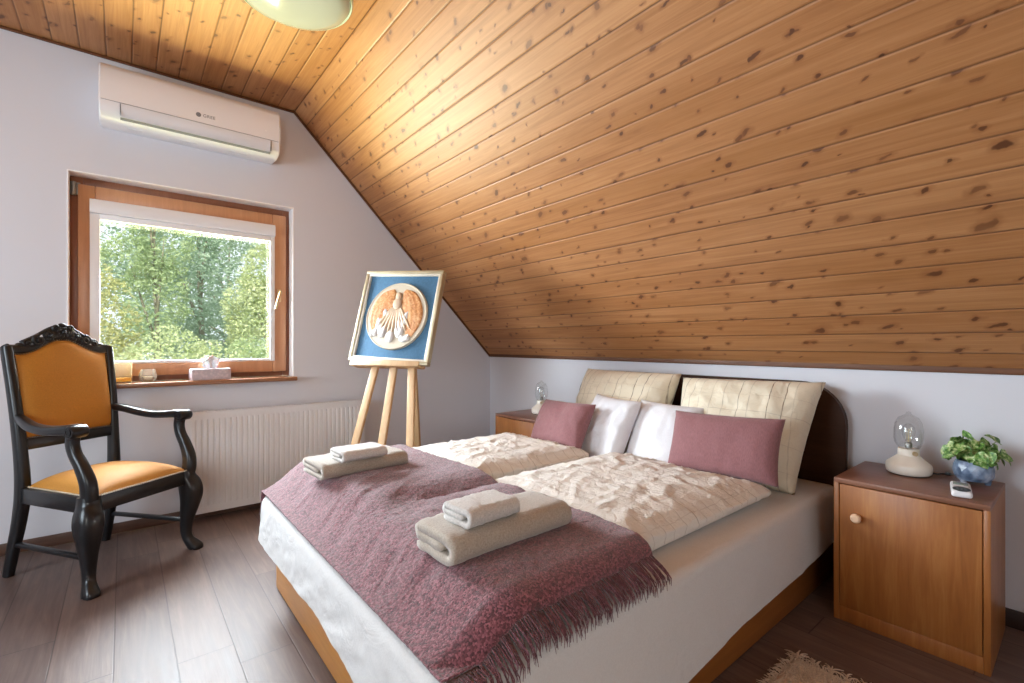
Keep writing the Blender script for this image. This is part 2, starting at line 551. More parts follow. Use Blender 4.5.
def make_throw_mat(name, c0, c1, c2):
    t = NT(name)
    co = t.coord()
    v = t.n('TexVoronoi'); t.l(co, v.inputs['Vector']); v.inputs['Scale'].default_value = 250
    cr, cg, cb = t.sep(v.outputs['Color'])
    f = t.noise(co, 60, 3, .6)[0]
    k = t.math('ADD', t.math('MULTIPLY', cr, .62), t.math('MULTIPLY', f, .40))
    c = t.ramp(k, [(.18, c0), (.5, c1), (.85, c2)])
    dm = t.math('SUBTRACT', t.math('MULTIPLY', cr, .5), v.outputs['Distance'])
    nor = t.bump(dm, .45, .0025)
    return t.pbsdf(c, .95, nor, Sheen_Weight=.35, Sheen_Roughness=.6)
M['throw'] = make_throw_mat('burgundy_boucle', '#3d1720', '#66303a', '#985a65')
M['towel'] = cloth('oatmeal_terry', '#aca193', .95, 210, .75, .15, 9, .16, .35)
M['towel_w'] = cloth('pale_terry', '#c9c5c0', .95, 210, .75, .15, 9, .14, .35)
M['rug'] = cloth('cream_rug_yarn', '#d2bfaa', .95, 160, .8, .2, 9, .18, .3)
def make_pot():
    t = NT('blue_glazed_pot')
    f = t.noise(t.coord(), 20, 3)[0]
    return t.pbsdf(t.ramp(f, [(.35, '#51647f'), (.5, '#8497b2'), (.7, '#c3cede')]), .2)
M['pot'] = make_pot()
def make_leaf(name, a, b, c, scale=90, rough=.45):
    t = NT(name)
    f = t.noise(t.coord(), scale, 3, .6)[0]
    col = t.ramp(f, [(.36, a), (.5, b), (.66, c)])
    bs = t.pbsdf(col, rough)
    return bs
M['plant_leaf'] = make_leaf('variegated_leaf', '#33602a', '#6d9a48', '#cdd8a2', 70)
M['stem'] = plain('green_stem', '#6f8f45', .5)
M['soil'] = plain('potting_soil', '#2e231b', .9, bump=.6)
M['tissue'] = plain('tissue_paper', '#e9eaf0', .8, Subsurface_Weight=.1)
def make_tbox():
    t = NT('grey_patterned_card')
    v = t.n('TexVoronoi'); t.l(t.coord(), v.inputs['Vector']); v.inputs['Scale'].default_value = 60
    return t.pbsdf(t.ramp(v.outputs['Distance'], [(.2, '#cdbfc2'), (.6, '#b9adb4')]), .6)
M['tbox'] = make_tbox()
M['bark'] = plain('bark', '#8b8672', .9, bump=.8, bscale=12, var=.3)
M['lawn'] = make_leaf('lawn_grass', '#66744a', '#85906a', '#a3a98a', 6, .9)
def leafmat(name, a, b, c):
    t = NT(name)
    f = t.noise(t.coord(), 1.8, 4, .7)[0]
    col = t.ramp(f, [(.32, a), (.5, b), (.68, c)])
    d = t.n('BsdfDiffuse'); t.l(col, d.inputs[0])
    tr = t.n('BsdfTranslucent'); t.l(col, tr.inputs[0])
    mx = t.n('MixShader'); mx.inputs[0].default_value = .4
    t.l(d.outputs[0], mx.inputs[1]); t.l(tr.outputs[0], mx.inputs[2]); t.l(mx.outputs[0], t.out.inputs[0])
    return t.m
M['leaf_yellow'] = leafmat('yellow_green_leaves', '#a9ad77', '#c4c491', '#dcd9b0')
M['leaf_mid'] = leafmat('mid_green_leaves', '#98ad7e', '#b3c397', '#cdd8b2')
M['leaf_blue'] = leafmat('blue_green_leaves', '#8ea78c', '#a9bea6', '#c8d6c2')
M['leaf_light'] = leafmat('pale_green_leaves', '#a9b98a', '#c3cca0', '#dbdfbb')

# ------------------------------------------------------------------ room numbers (metres; camera stands over the origin)
XK, YG = 2.673, 3.591        # inner faces of the knee wall and of the gable wall
XL, YB = -2.3, -1.9          # inner faces of the unseen left and back walls
ZC, ZK, XC = 2.755, .992, .94  # ceiling, knee wall height, crease
WT = .30                     # gable wall thickness

def struct(o): o['kind'] = 'structure'; return o

# ---- floor
b = MB()
ul = b._uv()
vs = [b.bm.verts.new(p) for p in ((XL, YB, 0), (XK, YB, 0), (XK, YG, 0), (XL, YG, 0), (XL, YB, -.1), (XK, YB, -.1), (XK, YG, -.1), (XL, YG, -.1))]
f = b.bm.faces.new(vs[:4])
for l in f.loops: l[ul].uv = (l.vert.co.y + 5.0, l.vert.co.x + .028 + 5.1)
for q in ((7, 6, 5, 4), (0, 1, 5, 4), (1, 2, 6, 5), (2, 3, 7, 6), (3, 0, 4, 7)): b.bm.faces.new([vs[i] for i in q])
struct(b.build('floor', M['floor'], smooth=False))

# ---- gable wall with the window opening (x -.245 .. .935, z .872 .. 2.07)
WX0, WX1, WZ0, WZ1 = -.245, .935, .872, 2.07
b = MB()
y0, y1 = YG, YG + WT
b.b2(XL - .2, WX0, y0, y1, -.1, 3.0)
b.b2(WX1, XK + .2, y0, y1, -.1, 3.0)
b.b2(WX0, WX1, y0, y1, -.1, WZ0 - .028)
b.b2(WX0, WX1, y0, y1, WZ1, 3.0)
struct(b.build('wall_far', M['wall'], smooth=False))
# ---- knee wall
b = MB(); b.b2(XK, XK + .2, YB - .2, YG + WT, -.1, ZK + .1)
struct(b.build('wall_right', M['wall'], smooth=False))
# ---- left wall with a tall glazed opening for the daylight that comes in behind the camera
LY0, LY1, LZ0, LZ1 = .95, 2.75, .60, 2.10
b = MB()
b.b2(XL - .2, XL, YB - .2, LY0, -.1, 3.0)
b.b2(XL - .2, XL, LY1, YG, -.1, 3.0)
b.b2(XL - .2, XL, LY0, LY1, -.1, LZ0)
b.b2(XL - .2, XL, LY0, LY1, LZ1, 3.0)
struct(b.build('wall_left', M['wall'], smooth=False))
BX_0, BX_1 = -2.15, -.55
b = MB()
b.b2(XL - .2, BX_0, YB - .2, YB, -.1, 3.0); b.b2(BX_1, XK + .2, YB - .2, YB, -.1, 3.0)
b.b2(BX_0, BX_1, YB - .2, YB, -.1, .85); b.b2(BX_0, BX_1, YB - .2, YB, 2.15, 3.0)
struct(b.build('wall_back', M['wall'], smooth=False))
w3 = thing('fill_window', None, None, (0, YB - .1, 0), 0, kind='structure')  # unseen window, added in the back wall to let fill light in
b = MB()
for (xa, xb, za, zb) in ((BX_0, BX_1, .85, .92), (BX_0, BX_1, 2.08, 2.15), (BX_0, BX_0+.07, .85, 2.15), (BX_1-.07, BX_1, .85, 2.15), ((BX_0+BX_1)/2-.05, (BX_0+BX_1)/2+.05, .85, 2.15)):
    b.b2(xa, xb, -.04, .03, za, zb, .006)
b.build('window_frame', M['win_wood'], w3)
b = MB(); b.b2(BX_0+.06, BX_1-.06, -.006, 0, .91, 2.09)
b.build('pane', M['pane'], w3, smooth=False)
w2 = thing('window_2', None, None, (XL - .1, 0, 0), 0, kind='structure')
b = MB()
for (ya, yb, za, zb) in ((LY0, LY1, LZ0, LZ0+.07), (LY0, LY1, LZ1-.07, LZ1), (LY0, LY0+.07, LZ0, LZ1), (LY1-.07, LY1, LZ0, LZ1), ((LY0+LY1)/2-.05, (LY0+LY1)/2+.05, LZ0, LZ1)):
    b.b2(-.04, .03, ya, yb, za, zb, .006)
b.build('window_frame', M['win_wood'], w2)
b = MB(); b.b2(-.006, 0, LY0+.06, LY1-.06, LZ0+.06, LZ1-.06)
b.build('pane', M['pane'], w2, smooth=False)

# ---- boarded ceiling: flat part and slope
def boarded(name, p, udir, vdir, lu, lv, v0, thick):
    b = MB(); ul = b._uv()
    p = Vector(p); U = Vector(udir).normalized(); V = Vector(vdir).normalized()
    n = U.cross(V)
    if n.z < 0: n = -n
    q = [p, p + U*lu, p + U*lu + V*lv, p + V*lv]
    uv = [(0, v0), (lu, v0), (lu, v0+lv), (0, v0+lv)]
    lo = [b.bm.verts.new(a) for a in q]; hi = [b.bm.verts.new(a + n*thick) for a in q]
    f = b.bm.faces.new(lo)
    for l, c in zip(f.loops, uv): l[ul].uv = c
    b.bm.faces.new(hi)
    for i in range(4): b.bm.faces.new((lo[i], lo[(i+1) % 4], hi[(i+1) % 4], hi[i]))
    return struct(b.build(name, M['ceil'], smooth=False))
LY = YG - YB
boarded('ceiling', (XC, YG, ZC), (0, -1, 0), (-1, 0, 0), LY, XC - XL, 0, .1)
SL = sqrt((XK-XC)**2 + (ZC-ZK)**2)
boarded('ceiling.001', (XC, YG, ZC), (0, -1, 0), (XK-XC, 0, ZK-ZC), LY, SL, 113*.113, .1)

b = MB()
b.b2(WX0, WX0+.006, YG-.002, 3.70, WZ0, WZ1-.006, .001); b.b2(WX1-.006, WX1, YG-.002, 3.70, WZ0, WZ1-.006, .001); b.b2(WX0, WX1, YG-.002, 3.70, WZ1-.006, WZ1, .001)
struct(b.build('trim_4', plain('white_reveal_paint', '#f1f1f3', .6), smooth=False))
# ---- cover strips and baseboards
b = MB(); b.b2(XL, XC, YG-.012, YG-.0005, ZC-.016, ZC-.0005, .003)
struct(b.build('trim_1', M['trim']))
sd = Vector((XK-XC, 0, ZK-ZC)).normalized(); nd = Vector((-sd.z, 0, sd.x))
nd = -nd if nd.z > 0 else nd
b = MB()
m = frame_matrix(Vector((XC, YG-.006, ZC)) + sd*(SL/2) + nd*.008, sd, nd)
b.box((0, 0, 0), (SL, .012, .016), .003, M=m)
struct(b.build('trim_2', M['trim']))
b = MB(); b.b2(XK-.014, XK-.0005, YB, YG, ZK-.012, ZK+.016, .003)
struct(b.build('trim_3', M['trim']))
b = MB(); b.b2(XL, XK, YG-.014, YG-.0005, 0, .06, .004)
struct(b.build('baseboard_far', M['base_brown']))
b = MB(); b.b2(XK-.014, XK-.0005, YB, YG-.015, 0, .07, .004)
struct(b.build('baseboard_right', M['base_dark']))

# ------------------------------------------------------------------ window
w = thing('window_1', None, None, (0, 0, 0), 0, kind='structure')
def ring(b, x0, x1, z0, z1, t, ya, yb, bev, ts=None):
    tl, tr, tb, tt = ts or (t, t, t, t)
    b.b2(x0, x0+tl, ya, yb, z0, z1, bev); b.b2(x1-tr, x1, ya, yb, z0, z1, bev)
    b.b2(x0+tl, x1-tr, ya, yb, z1-tt, z1, bev); b.b2(x0+tl, x1-tr, ya, yb, z0, z0+tb, bev)
b = MB(); ring(b, WX0+.002, WX1-.002, WZ0, WZ1-.002, .055, 3.700, 3.78, .004, (.06, .045, .06, .05))
b.build('window_frame', M['win_dark'], w)
SX0, SX1, SZ0, SZ1 = -.205, .905, .905, 2.02
b = MB(); ring(b, SX0, SX1, SZ0, SZ1, .085, 3.676, 3.76, .006, (.075, .088, .085, .08))
sash = b.build('sash', M['win_wood'], w)
b = MB(); ring(b, SX0+.07, SX1-.083, SZ0+.08, SZ1-.075, .012, 3.712, 3.735, .002)
b.build('gasket', M['white_plastic'], sash)
b = MB(); b.b2(SX0+.07, SX1-.083, 3.727, 3.731, SZ0+.08, SZ1-.075)
b.build('pane', M['pane'], sash, smooth=False)
b = MB()
b.b2(.845, .868, 3.660, 3.676, 1.40, 1.49, .004)
b.build('handle_rose', M['brass'], w)
b = MB()
b.sweep(crv([(.857, 3.662, 1.468), (.857, 3.632, 1.472), (.852, 3.618, 1.455), (.838, 3.612, 1.41), (.822, 3.616, 1.345)], 5), [(.009, .007)]*21, hint=(0, 1, 0))
b.build('handle', M['brass'], w)
b = MB(); b.sweep([(WX0+.022, 3.688, 1.955), (WX0+.022, 3.688, 2.03)], .012); b.b2(WX0+.006, WX0+.05, 3.69, 3.70, 1.96, 2.03, .003)
b.build('hinge', M['steel'], w)
b = MB(); b.b2(WX0-.0, WX1+.006, 3.515, 3.700, WZ0-.028, WZ0, .006)
# the nose runs a little past the reveal only in front of the wall face
o = b.build('window_sill', M['sill'], w)
for v in o.data.vertices:
    if v.co.y > 3.58 and v.co.x > WX1: v.co.x = WX1 - .0005

# ---- roller blind on the sash
rb = thing('roller_blind', 'white cassette roller blind rolled up at the top of the wooden window', 'blind', (0, 3.66, 0))
BX0, BX1 = SX0+.068, SX1-.080
b = MB()
prof = [(0, 1.940), (-.036, 1.937), (-.046, 1.920), (-.046, 1.872), (-.040, 1.860), (0, 1.858)]
A = [(p[0]+.0175, p[1]) for p in prof]
mm = Matrix(((0, 1, 0, 0), (1, 0, 0, 0), (0, 0, 1, 0), (0, 0, 0, 1)))
b.prism(A, BX0-.016, BX1, M=mm)
b.build('cassette', M['white_plastic'], rb)
for x in (BX0, BX1-.028):
    xa = x - .016 if x == BX0 else x
    b = MB(); b.b2(xa, x+.028, -.006, .0185, SZ0+.076, 1.858, .002); b.build('side_rail', M['white_plastic'], rb)
b = MB(); b.b2(BX0+.028, BX1-.028, -.010, .012, 1.824, 1.8585, .004); b.build('bottom_bar', M['white_plastic'], rb)
b = MB(); b.b2(BX0+.022, BX1-.022, -.002, .014, SZ0+.077, SZ0+.092, .003); b.build('sill_strip', M['white_plastic'], rb)

# ------------------------------------------------------------------ air conditioner
ac = thing('air_conditioner', 'white wall-mounted split air conditioner above the window', 'air conditioner', (.345, YG, 2.33))
AW = .905
P = [(0, 0.012), (0, .310), (-.150, .312), (-.188, .300), (-.205, .265), (-.212, .19), (-.211, .10), (-.205, .058), (-.185, .024), (-.12, .004)]
b = MB(); b.prism(P, -AW/2, AW/2, M=mm)
bmesh.ops.bevel(b.bm, geom=[e for e in b.bm.edges if abs(e.verts[0].co.x - e.verts[1].co.x) < 1e-6], offset=.008, segments=3, affect='EDGES')
b.build('body', M['white_plastic'], ac, angle=50)
b = MB(); P2 = [(-.2085, .092), (-.2165, .092), (-.2150, .060), (-.194, .0245), (-.186, .028), (-.205, .06)]
b.prism(P2, -AW/2+.095, AW/2-.06, M=mm); b.build('air_flap', M['white_plastic2'], ac)
b = MB(); b.prism([(-.2, .0215), (-.1975, .0215), (-.190, .0150), (-.18, .0140)], -AW/2+.092, AW/2-.057, M=mm)
b.b2(-AW/2+.090, -AW/2+.093, -.214, -.2, .03, .092); b.b2(AW/2-.058, AW/2-.055, -.214, -.2, .03, .092)
b.build('flap_gap', M['grey_plastic'], ac)
b = MB(); b.b2(-AW/2+.01, AW/2-.01, -.2135, -.2, .0955, .0975); b.build('panel_seam', plain('seam_grey', '#9b9da3', .5), ac)
for k in range(3):
    b = MB(); b.b2(-AW/2+.12+k*.25, -AW/2+.14+k*.27+.05, -.10, -.085, .003, .0065, .002); b.build('under_vent', M['rad_white'], ac)
# maker's mark: round badge and four capitals
txt = bpy.data.curves.new('logo', 'FONT'); txt.body = 'GREE'; txt.size = .026; txt.extrude = .0006; txt.space_character = 1.08
ot = bpy.data.objects.new('logo', txt); COL.objects.link(ot)
bpy.context.view_layer.update()
dg = bpy.context.evaluated_depsgraph_get()
me = bpy.data.meshes.new_from_object(ot.evaluated_get(dg)); bpy.data.objects.remove(ot)
b = MB(); b.bm.from_mesh(me); bpy.data.meshes.remove(me)
for v in b.bm.verts: v.co = Vector((v.co.x + .022, -.2122 - v.co.z, v.co.y + .135))
bmm = rot('X', 90)
b.lathe([(0, .0), (.0135, 0), (.0135, .0012), (0, .0012)], 20, T(-.0, -.2105, .143) @ bmm)
b.build('logo', M['grey_plastic'], ac, recalc=False)
b = MB(); b.lathe([(0, .0), (.006, 0), (.006, .002), (0, .002)], 14, T(.365, -.2108, .15) @ bmm); b.build('sensor', plain('sensor_lens', '#f3f4f6', .2), ac)

# ------------------------------------------------------------------ radiator
RX0, RX1, RZ0, RZ1 = .285, 1.417, .045, .675
rd = thing('radiator', 'white ribbed panel radiator on the wall under the window', 'radiator', ((RX0+RX1)/2, YG, RZ0))
W_ = RX1-RX0; H_ = RZ1-RZ0
nr = 34
b = MB()
px = []
m_ = .028
for i in range(nr):
    x = -W_/2 + m_ + (W_-2*m_)*i/nr; p_ = (W_-2*m_)/nr
    px += [(x, 0), (x+p_*.10, 0), (x+p_*.22, .0055), (x+p_*.78, .0055), (x+p_*.90, 0)]
px += [(W_/2-m_, 0)]
xs = [(-W_/2, -.004), (-W_/2+.003, 0)] + px + [(W_/2-.003, 0), (W_/2, -.004)]
zz = [(.0, -.004, 0), (.004, 0, 0), (.045, 0, 0), (.060, 0, 1), (H_-.060, 0, 1), (H_-.045, 0, 0), (H_-.004, 0, 0), (H_, -.004, 0)]
YF = -.098
gv = [[b.bm.verts.new((x, YF - (d*k if d > 0 else d) - e + (0 if d >= 0 else 0), z)) for (z, e, k) in zz] for (x, d) in xs]
for i in range(len(gv)-1):
    for j in range(len(zz)-1): b.bm.faces.new((gv[i][j], gv[i+1][j], gv[i+1][j+1], gv[i][j+1]))
b.b2(-W_/2, W_/2, YF+.002, YF+.02, .001, H_-.001)
b.build('front_panel', M['rad_white'], rd, angle=25)
b = MB(); b.b2(-W_/2+.004, W_/2-.004, -.045, -.03, .005, H_-.005, .004)
for i in range(56):
    x = -W_/2+.03 + (W_-.06)*i/55
    b.b2(x-.001, x+.001, YF+.02, -.045, .03, H_-.03)
b.build('rear_panel', M['rad_white'], rd)
for x in (-W_/2-.001, W_/2-.001):
    b = MB(); b.b2(x, x+.002, YF+.004, -.03, .002, H_, .0008); b.build('side_cover', M['rad_white'], rd)
b = MB(); b.b2(-W_/2, W_/2, YF+.004, YF+.012, H_-.002, H_+.002, .001); b.b2(-W_/2, W_/2, -.04, -.03, H_-.002, H_+.002, .001)
for i in range(60):
    x = -W_/2+.01 + (W_-.02)*i/59
    b.b2(x-.003, x+.003, YF+.008, -.034, H_-.001, H_+.0015)
b.build('top_grille', M['rad_white'], rd)
for x in (-W_/2+.15, W_/2-.15):
    b = MB(); b.b2(x-.02, x+.02, -.035, -.001, .08, H_-.08, .003); b.build('wall_bracket', M['rad_white'], rd)

# ------------------------------------------------------------------ armchair
ch = thing('armchair', 'black carved wooden armchair with orange velvet seat and back below the window', 'armchair', (-.072, 3.132, 0), 36.5)
ch.scale = (1.0, 1.055, 1)
for s in (-1, 1):
    b = MB()
    pts = [(s*.232, -.222, .425), (s*.236, -.226, .385), (s*.246, -.238, .345), (s*.250, -.243, .30), (s*.246, -.238, .24), (s*.239, -.229, .17), (s*.235, -.225, .10), (s*.240, -.233, .055), (s*.250, -.252, .025), (s*.256, -.266, .006), (s*.256, -.266, 0)]
    sz = [.036, .038, .045, .046, .038, .029, .0225, .021, .026, .029, .026]
    q = crv([p + (z,) for p, z in zip(pts, sz)], 4)
    b.sweep([p[:3] for p in q], [p[3] for p in q], SQ, hint=(0, 1, 0))
    b.build('leg', M['black_wood'], ch, angle=50)
for s in (-1, 1):
    b = MB()
    pts = [(s*.214, .288, 0), (s*.211, .262, .12), (s*.206, .232, .26), (s*.203, .215, .40), (s*.206, .222, .58), (s*.214, .246, .82), (s*.222, .282, 1.06), (s*.2225, .286, 1.085)]
    sz = [.020, .023, .026, .028, .025, .023, .021, .019]
    q = crv([p + (z,) for p, z in zip(pts, sz)], 5)
    b.sweep([p[:3] for p in q], [(p[3]*.85, p[3]) for p in q], SQ, hint=(0, 1, 0))
    b.build('leg', M['black_wood'], ch, angle=50)
# seat rails
def beam(b, p, q, w, h, bev=.005, up=(0, 0, 1)):
    p = Vector(p); q = Vector(q)
    m = frame_matrix((p+q)/2, q-p, up)
    b.box((0, 0, 0), ((q-p).length, w, h), bev, M=m)
b = MB()
beam(b, (-.245, -.235, .388), (.245, -.235, .388), .03, .072)
beam(b, (-.240, -.235, .388), (-.205, .215, .388), .03, .072)
beam(b, (.240, -.235, .388), (.205, .215, .388), .03, .072)
beam(b, (-.205, .215, .388), (.205, .215, .388), .03, .06)
b.build('seat_frame', M['black_wood'], ch)
# seat cushion (trapezoid, domed)
def seat(u, v):
    y = -.243 + .445*v
    hw = lerp(.232, .193, v)
    x = (2*u-1)*hw
    e = (1-abs(2*u-1)**3.2)*(1-abs(2*v-1)**3.2)
    return Vector((x, y, .424 + .062*max(0, e)**.55 + .012*(1-v)*max(0, e)))
b = MB(); b.grid(seat, 40, 36)
b.b2(-.19, .19, -.23, .19, .40, .425)
b.build('seat', M['velvet'], ch, angle=180)
b = MB()
for k in range(46):
    u = k/45
    b.ball((lerp(-.232, .232, u), -.2505, .427), .0048, 1)
for s in (-1, 1):
    for k in range(40):
        v = k/39
        b.ball((s*lerp(.240, .2, v), -.243+.445*v, .427), .0045, 1)
b.build('nail_trim', M['braid'], ch)
# back
def backy(z): return .222 + (z-.58)*(.246-.222)/.24 if z < .82 else .246 + (z-.82)*(.036/.24)
def top_edge(u):   # height of the upholstery along the width
    a = abs(2*u-1)
    return 1.052 + .072*(1-sstep(0, .88, a))
def bk(u, v):
    x = (2*u-1)*.201
    z = lerp(.652, top_edge(u), v)
    e = max(0, (1-abs(2*u-1)**5)*(1-abs(2*v-1)**5))
    return Vector((x, backy(z) - .006 - .034*e**.6, z))
b = MB(); b.grid(bk, 34, 34); b.build('backrest', M['velvet'], ch, angle=180)
def bkr(u, v):
    x = (2*u-1)*.201
    z = lerp(.652, top_edge(u), v)
    return Vector((x, backy(z) + .018, z))
b = MB(); b.grid(bkr, 16, 12); b.build('back_cover', M['velvet'], ch)
b = MB()
for k in range(40):
    u = k/39
    for v in (0, 1):
        p = bk(u, v); b.ball((p.x, p.y-.008, p.z), .0042, 1)
for k in range(1, 34):
    for u in (0, 1):
        p = bk(u, k/34); b.ball((p.x, p.y-.008, p.z), .0042, 1)
b.build('back_nails', M['nail'], ch)
b = MB()
beam(b, (-.21, backy(.622), .622), (.21, backy(.622), .622), .034, .052)
b.build('back_rail', M['black_wood'], ch)
b = MB()
pts = []; sz = []
for k in range(33):
    u = k/32; a = abs(2*u-1)
    z0 = top_edge(u) - .004; zt = 1.094 + .060*(1-sstep(.05, .62, a)) + .004*sin(a*9)
    z = (z0+zt)/2
    pts.append(((2*u-1)*.224, backy(z)+.004, z)); sz.append((.019, max(.016, (zt-z0)/2)))
b.sweep(pts, sz, SQ, hint=(0, 0, 1))
b.build('top_rail', M['black_wood'], ch)
# carved crest: rosettes and acanthus scrolls
b = MB()
def scroll(b, c, r, turns, r0, yy, sgn=1, start=0):
    pts = []; sz = []
    n = int(26*turns)
    for i in range(n+1):
        t = i/n; a = start + sgn*2*pi*turns*t
        rr = r*(1-.82*t)
        pts.append((c[0]+rr*cos(a), yy - .012*t, c[1]+rr*sin(a))); sz.append(r0*(1-.55*t))
    b.sweep(pts, sz, n=8, hint=(0, 1, 0))
yc = backy(1.14) - .018
for (cx, cz, r) in ((0, 1.160, .030), (-.058, 1.138, .024), (.058, 1.138, .024)):
    for i in range(7):
        a = 2*pi*i/7
        b.ball((cx + r*.62*cos(a), yc, cz + r*.62*sin(a)), r*.42, 2, (1, .8, 1))
    b.ball((cx, yc-.012, cz), r*.34, 2)
for s in (-1, 1):
    scroll(b, (s*.103, 1.118), .024, 1.5, .010, yc, -s, pi/2)
    scroll(b, (s*.148, 1.103), .016, 1.4, .008, yc+.004, -s, pi/2)
    scroll(b, (s*.030, 1.182), .015, 1.3, .008, yc, s, -pi/2)
    for k in range(5):
        x = s*(.085 + .022*k)
        b.ball((x, yc+.004, 1.128 - .0075*k), .013, 2, (1.6, .6, .7), )
    b.sweep(crv([(s*.02, yc+.012, 1.192), (s*.06, yc+.012, 1.172), (s*.11, yc+.012, 1.138), (s*.165, yc+.012, 1.108)], 5), [(.009, .012)]*16, n=8, hint=(0, 1, 0))
b.ball((0, yc+.004, 1.196), .014, 2, (1.4, .7, .9))
b.ball((0, yc+.010, 1.15), .05, 2, (1.7, .35, .8))
b.build('carved_crest', M['black_wood'], ch, angle=60)
# arms
for s in (-1, 1):
    b = MB()
    pts = [(s*.210, .228, .752), (s*.228, .17, .742), (s*.246, .09, .722), (s*.254, .0, .712), (s*.256, -.09, .716), (s*.255, -.15, .722), (s*.255, -.188, .722)]
    sz = [(.018, .019), (.020, .019), (.024, .019), (.027, .019), (.029, .0195), (.031, .022), (.032, .024)]
    q = crv([p + z for p, z in zip(pts, sz)], 5)
    b.sweep([p[:3] for p in q], [p[3:] for p in q], SQ, hint=(0, 0, 1))
    b.lathe([(0, -.034), (.025, -.034), (.029, -.028), (.029, .028), (.025, .034), (0, .034)], 20, T(s*.255, -.185, .715) @ rot('Y', 90))
    b.lathe([(.012, -.037), (.017, -.037), (.017, .037), (.012, .037)], 16, T(s*.255, -.185, .715) @ rot('Y', 90), closed=True)
    arm = b.build('arm', M['black_wood'], ch, angle=50)
    b = MB()
    pts = [(s*.254, -.170, .712), (s*.254, -.160, .665), (s*.252, -.172, .615), (s*.249, -.205, .56), (s*.246, -.232, .50), (s*.243, -.238, .45), (s*.240, -.234, .415)]
    sz = [.023, .023, .023, .025, .028, .029, .029]
    q = crv([p + (z,) for p, z in zip(pts, sz)], 5)
    b.sweep([p[:3] for p in q], [(p[3]*.9, p[3]) for p in q], SQ, hint=(0, 1, 0))
    b.build('arm_support', M['black_wood'], ch, angle=50)
for s in (-1, 1):
    b = MB(); beam(b, (s*.238, -.225, .155), (s*.211, .255, .155), .022, .022, .006); b.build('stretcher', M['black_wood'], ch)

# ------------------------------------------------------------------ things on the window sill
ZS = WZ0
j = thing('candle_jar', 'tall amber glass candle jar on the window sill', 'candle jar', (-.005, 3.60, ZS))
b = MB(); b.lathe([(0, 0), (.040, 0), (.043, .006), (.043, .108), (.0445, .113), (.043, .116), (.040, .113), (.039, .108), (.039, .010), (0, .008)], 28); b.build('jar', M['amber'], j)
b = MB(); b.lathe([(0, .009), (.0385, .009), (.0385, .030), (.030, .028), (0, .027)], 24); b.build('wax', M['wax'], j)
b = MB(); b.sweep([(0, 0, .026), (.001, 0, .040)], .001, n=6); b.build('wick', M['black_plastic'], j)
j = thing('votive_holder', 'small faceted clear glass votive holder on the window sill', 'candle holder', (.112, 3.625, ZS))
b = MB(); b.lathe([(0, 0), (.030, 0), (.042, .018), (.045, .034), (.040, .060), (.034, .076), (.030, .076), (.033, .060), (.033, .030), (.024, .014), (0, .012)], 8); b.build('holder', M['jar'], j, smooth=False)
b = MB(); b.lathe([(0, .0135), (.022, .0145), (.030, .032), (0, .031)], 16); b.build('wax', M['wax_white'], j)
j = thing('tissue_box', 'pale patterned tissue box with a white tissue poking out on the window sill', 'tissue box', (.43, 3.60, ZS), 4)
b = MB(); b.box((0, 0, .035), (.215, .105, .07), .003)
b.build('box', M['tbox'], j)
b = MB(); b.lathe([(0, 0), (1, 0), (1, .001), (0, .001)], 24, T(0, 0, .0695) @ Matrix.Diagonal((.06, .022, 1, 1)))
b.build('slot', plain('slot_film', '#c9c4cc', .3), j)
b = MB()
def tis(u, v):
    a = (u-.5)
    w = lerp(.028, .062, v**.8)*(1 - .25*v*v)
    x = a*2*w + .012*v*v + .012*fbm(u*4, v*3, 2)
    y = .020*sin(u*11 + v*2)*(.3+.7*v)*(.35 + .65*(1-v)) + .018*fbm(u*5, v*4, 7)
    z = .069 + .088*v*(1 - .35*abs(a)*2*v) + .014*fbm(u*6, v*3, 1)*v
    return Vector((x, y, z))
b.grid(tis, 30, 16); b.build('tissue', M['tissue'], j, angle=180, recalc=False)

# ------------------------------------------------------------------ easel
U = Vector((.516, -.856, 0)); V = Vector((.225, .135, .965)); Nn = Vector((.826, .498, -.262))
es = thing('easel', 'pale wooden tripod easel holding the blue picture', 'easel', (1.25, 2.78, 0))
O = Vector((1.25, 2.78, 0))
def esl(b, p, q, w, h):
    m = frame_matrix((Vector(p)+Vector(q))/2 - O, Vector(q)-Vector(p), Nn)
    b.box((0, 0, 0), ((Vector(q)-Vector(p)).length, w, h), .004, M=m)
for p, q in (((1.009, 2.961, 0.004), (1.455, 3.017, 1.52)), ((1.139, 2.746, .004), (1.505, 2.962, 1.56)), ((1.28, 2.513, .004), (1.520, 2.908, 1.52))):
    b = MB(); esl(b, p, q, .050, .024); b.build('leg', M['pine'], es)
b = MB(); esl(b, (1.71, 3.175, .004), (1.515, 2.965, 1.46), .050, .024); b.build('back_leg', M['pine'], es)
PC = Vector((1.405, 2.92, 1.283))
bl = PC - V*.322
b = MB()
m = frame_matrix(bl - O, U, V); b.box((-.03, .016, -.012), (.52, .088, .018), .004, M=m); b.box((-.03, -.028, -.004), (.52, .010, .034), .003, M=m)
b.build('ledge', M['pine'], es)
for dv, wd in ((-.30, .36), (.18, .22)):
    b = MB(); m = frame_matrix(PC + V*dv + Nn*.058 - O, U, V); b.box((0, 0, 0), (wd, .022, .04), .003, M=m)
    b.build('cross_bar', M['pine'], es)

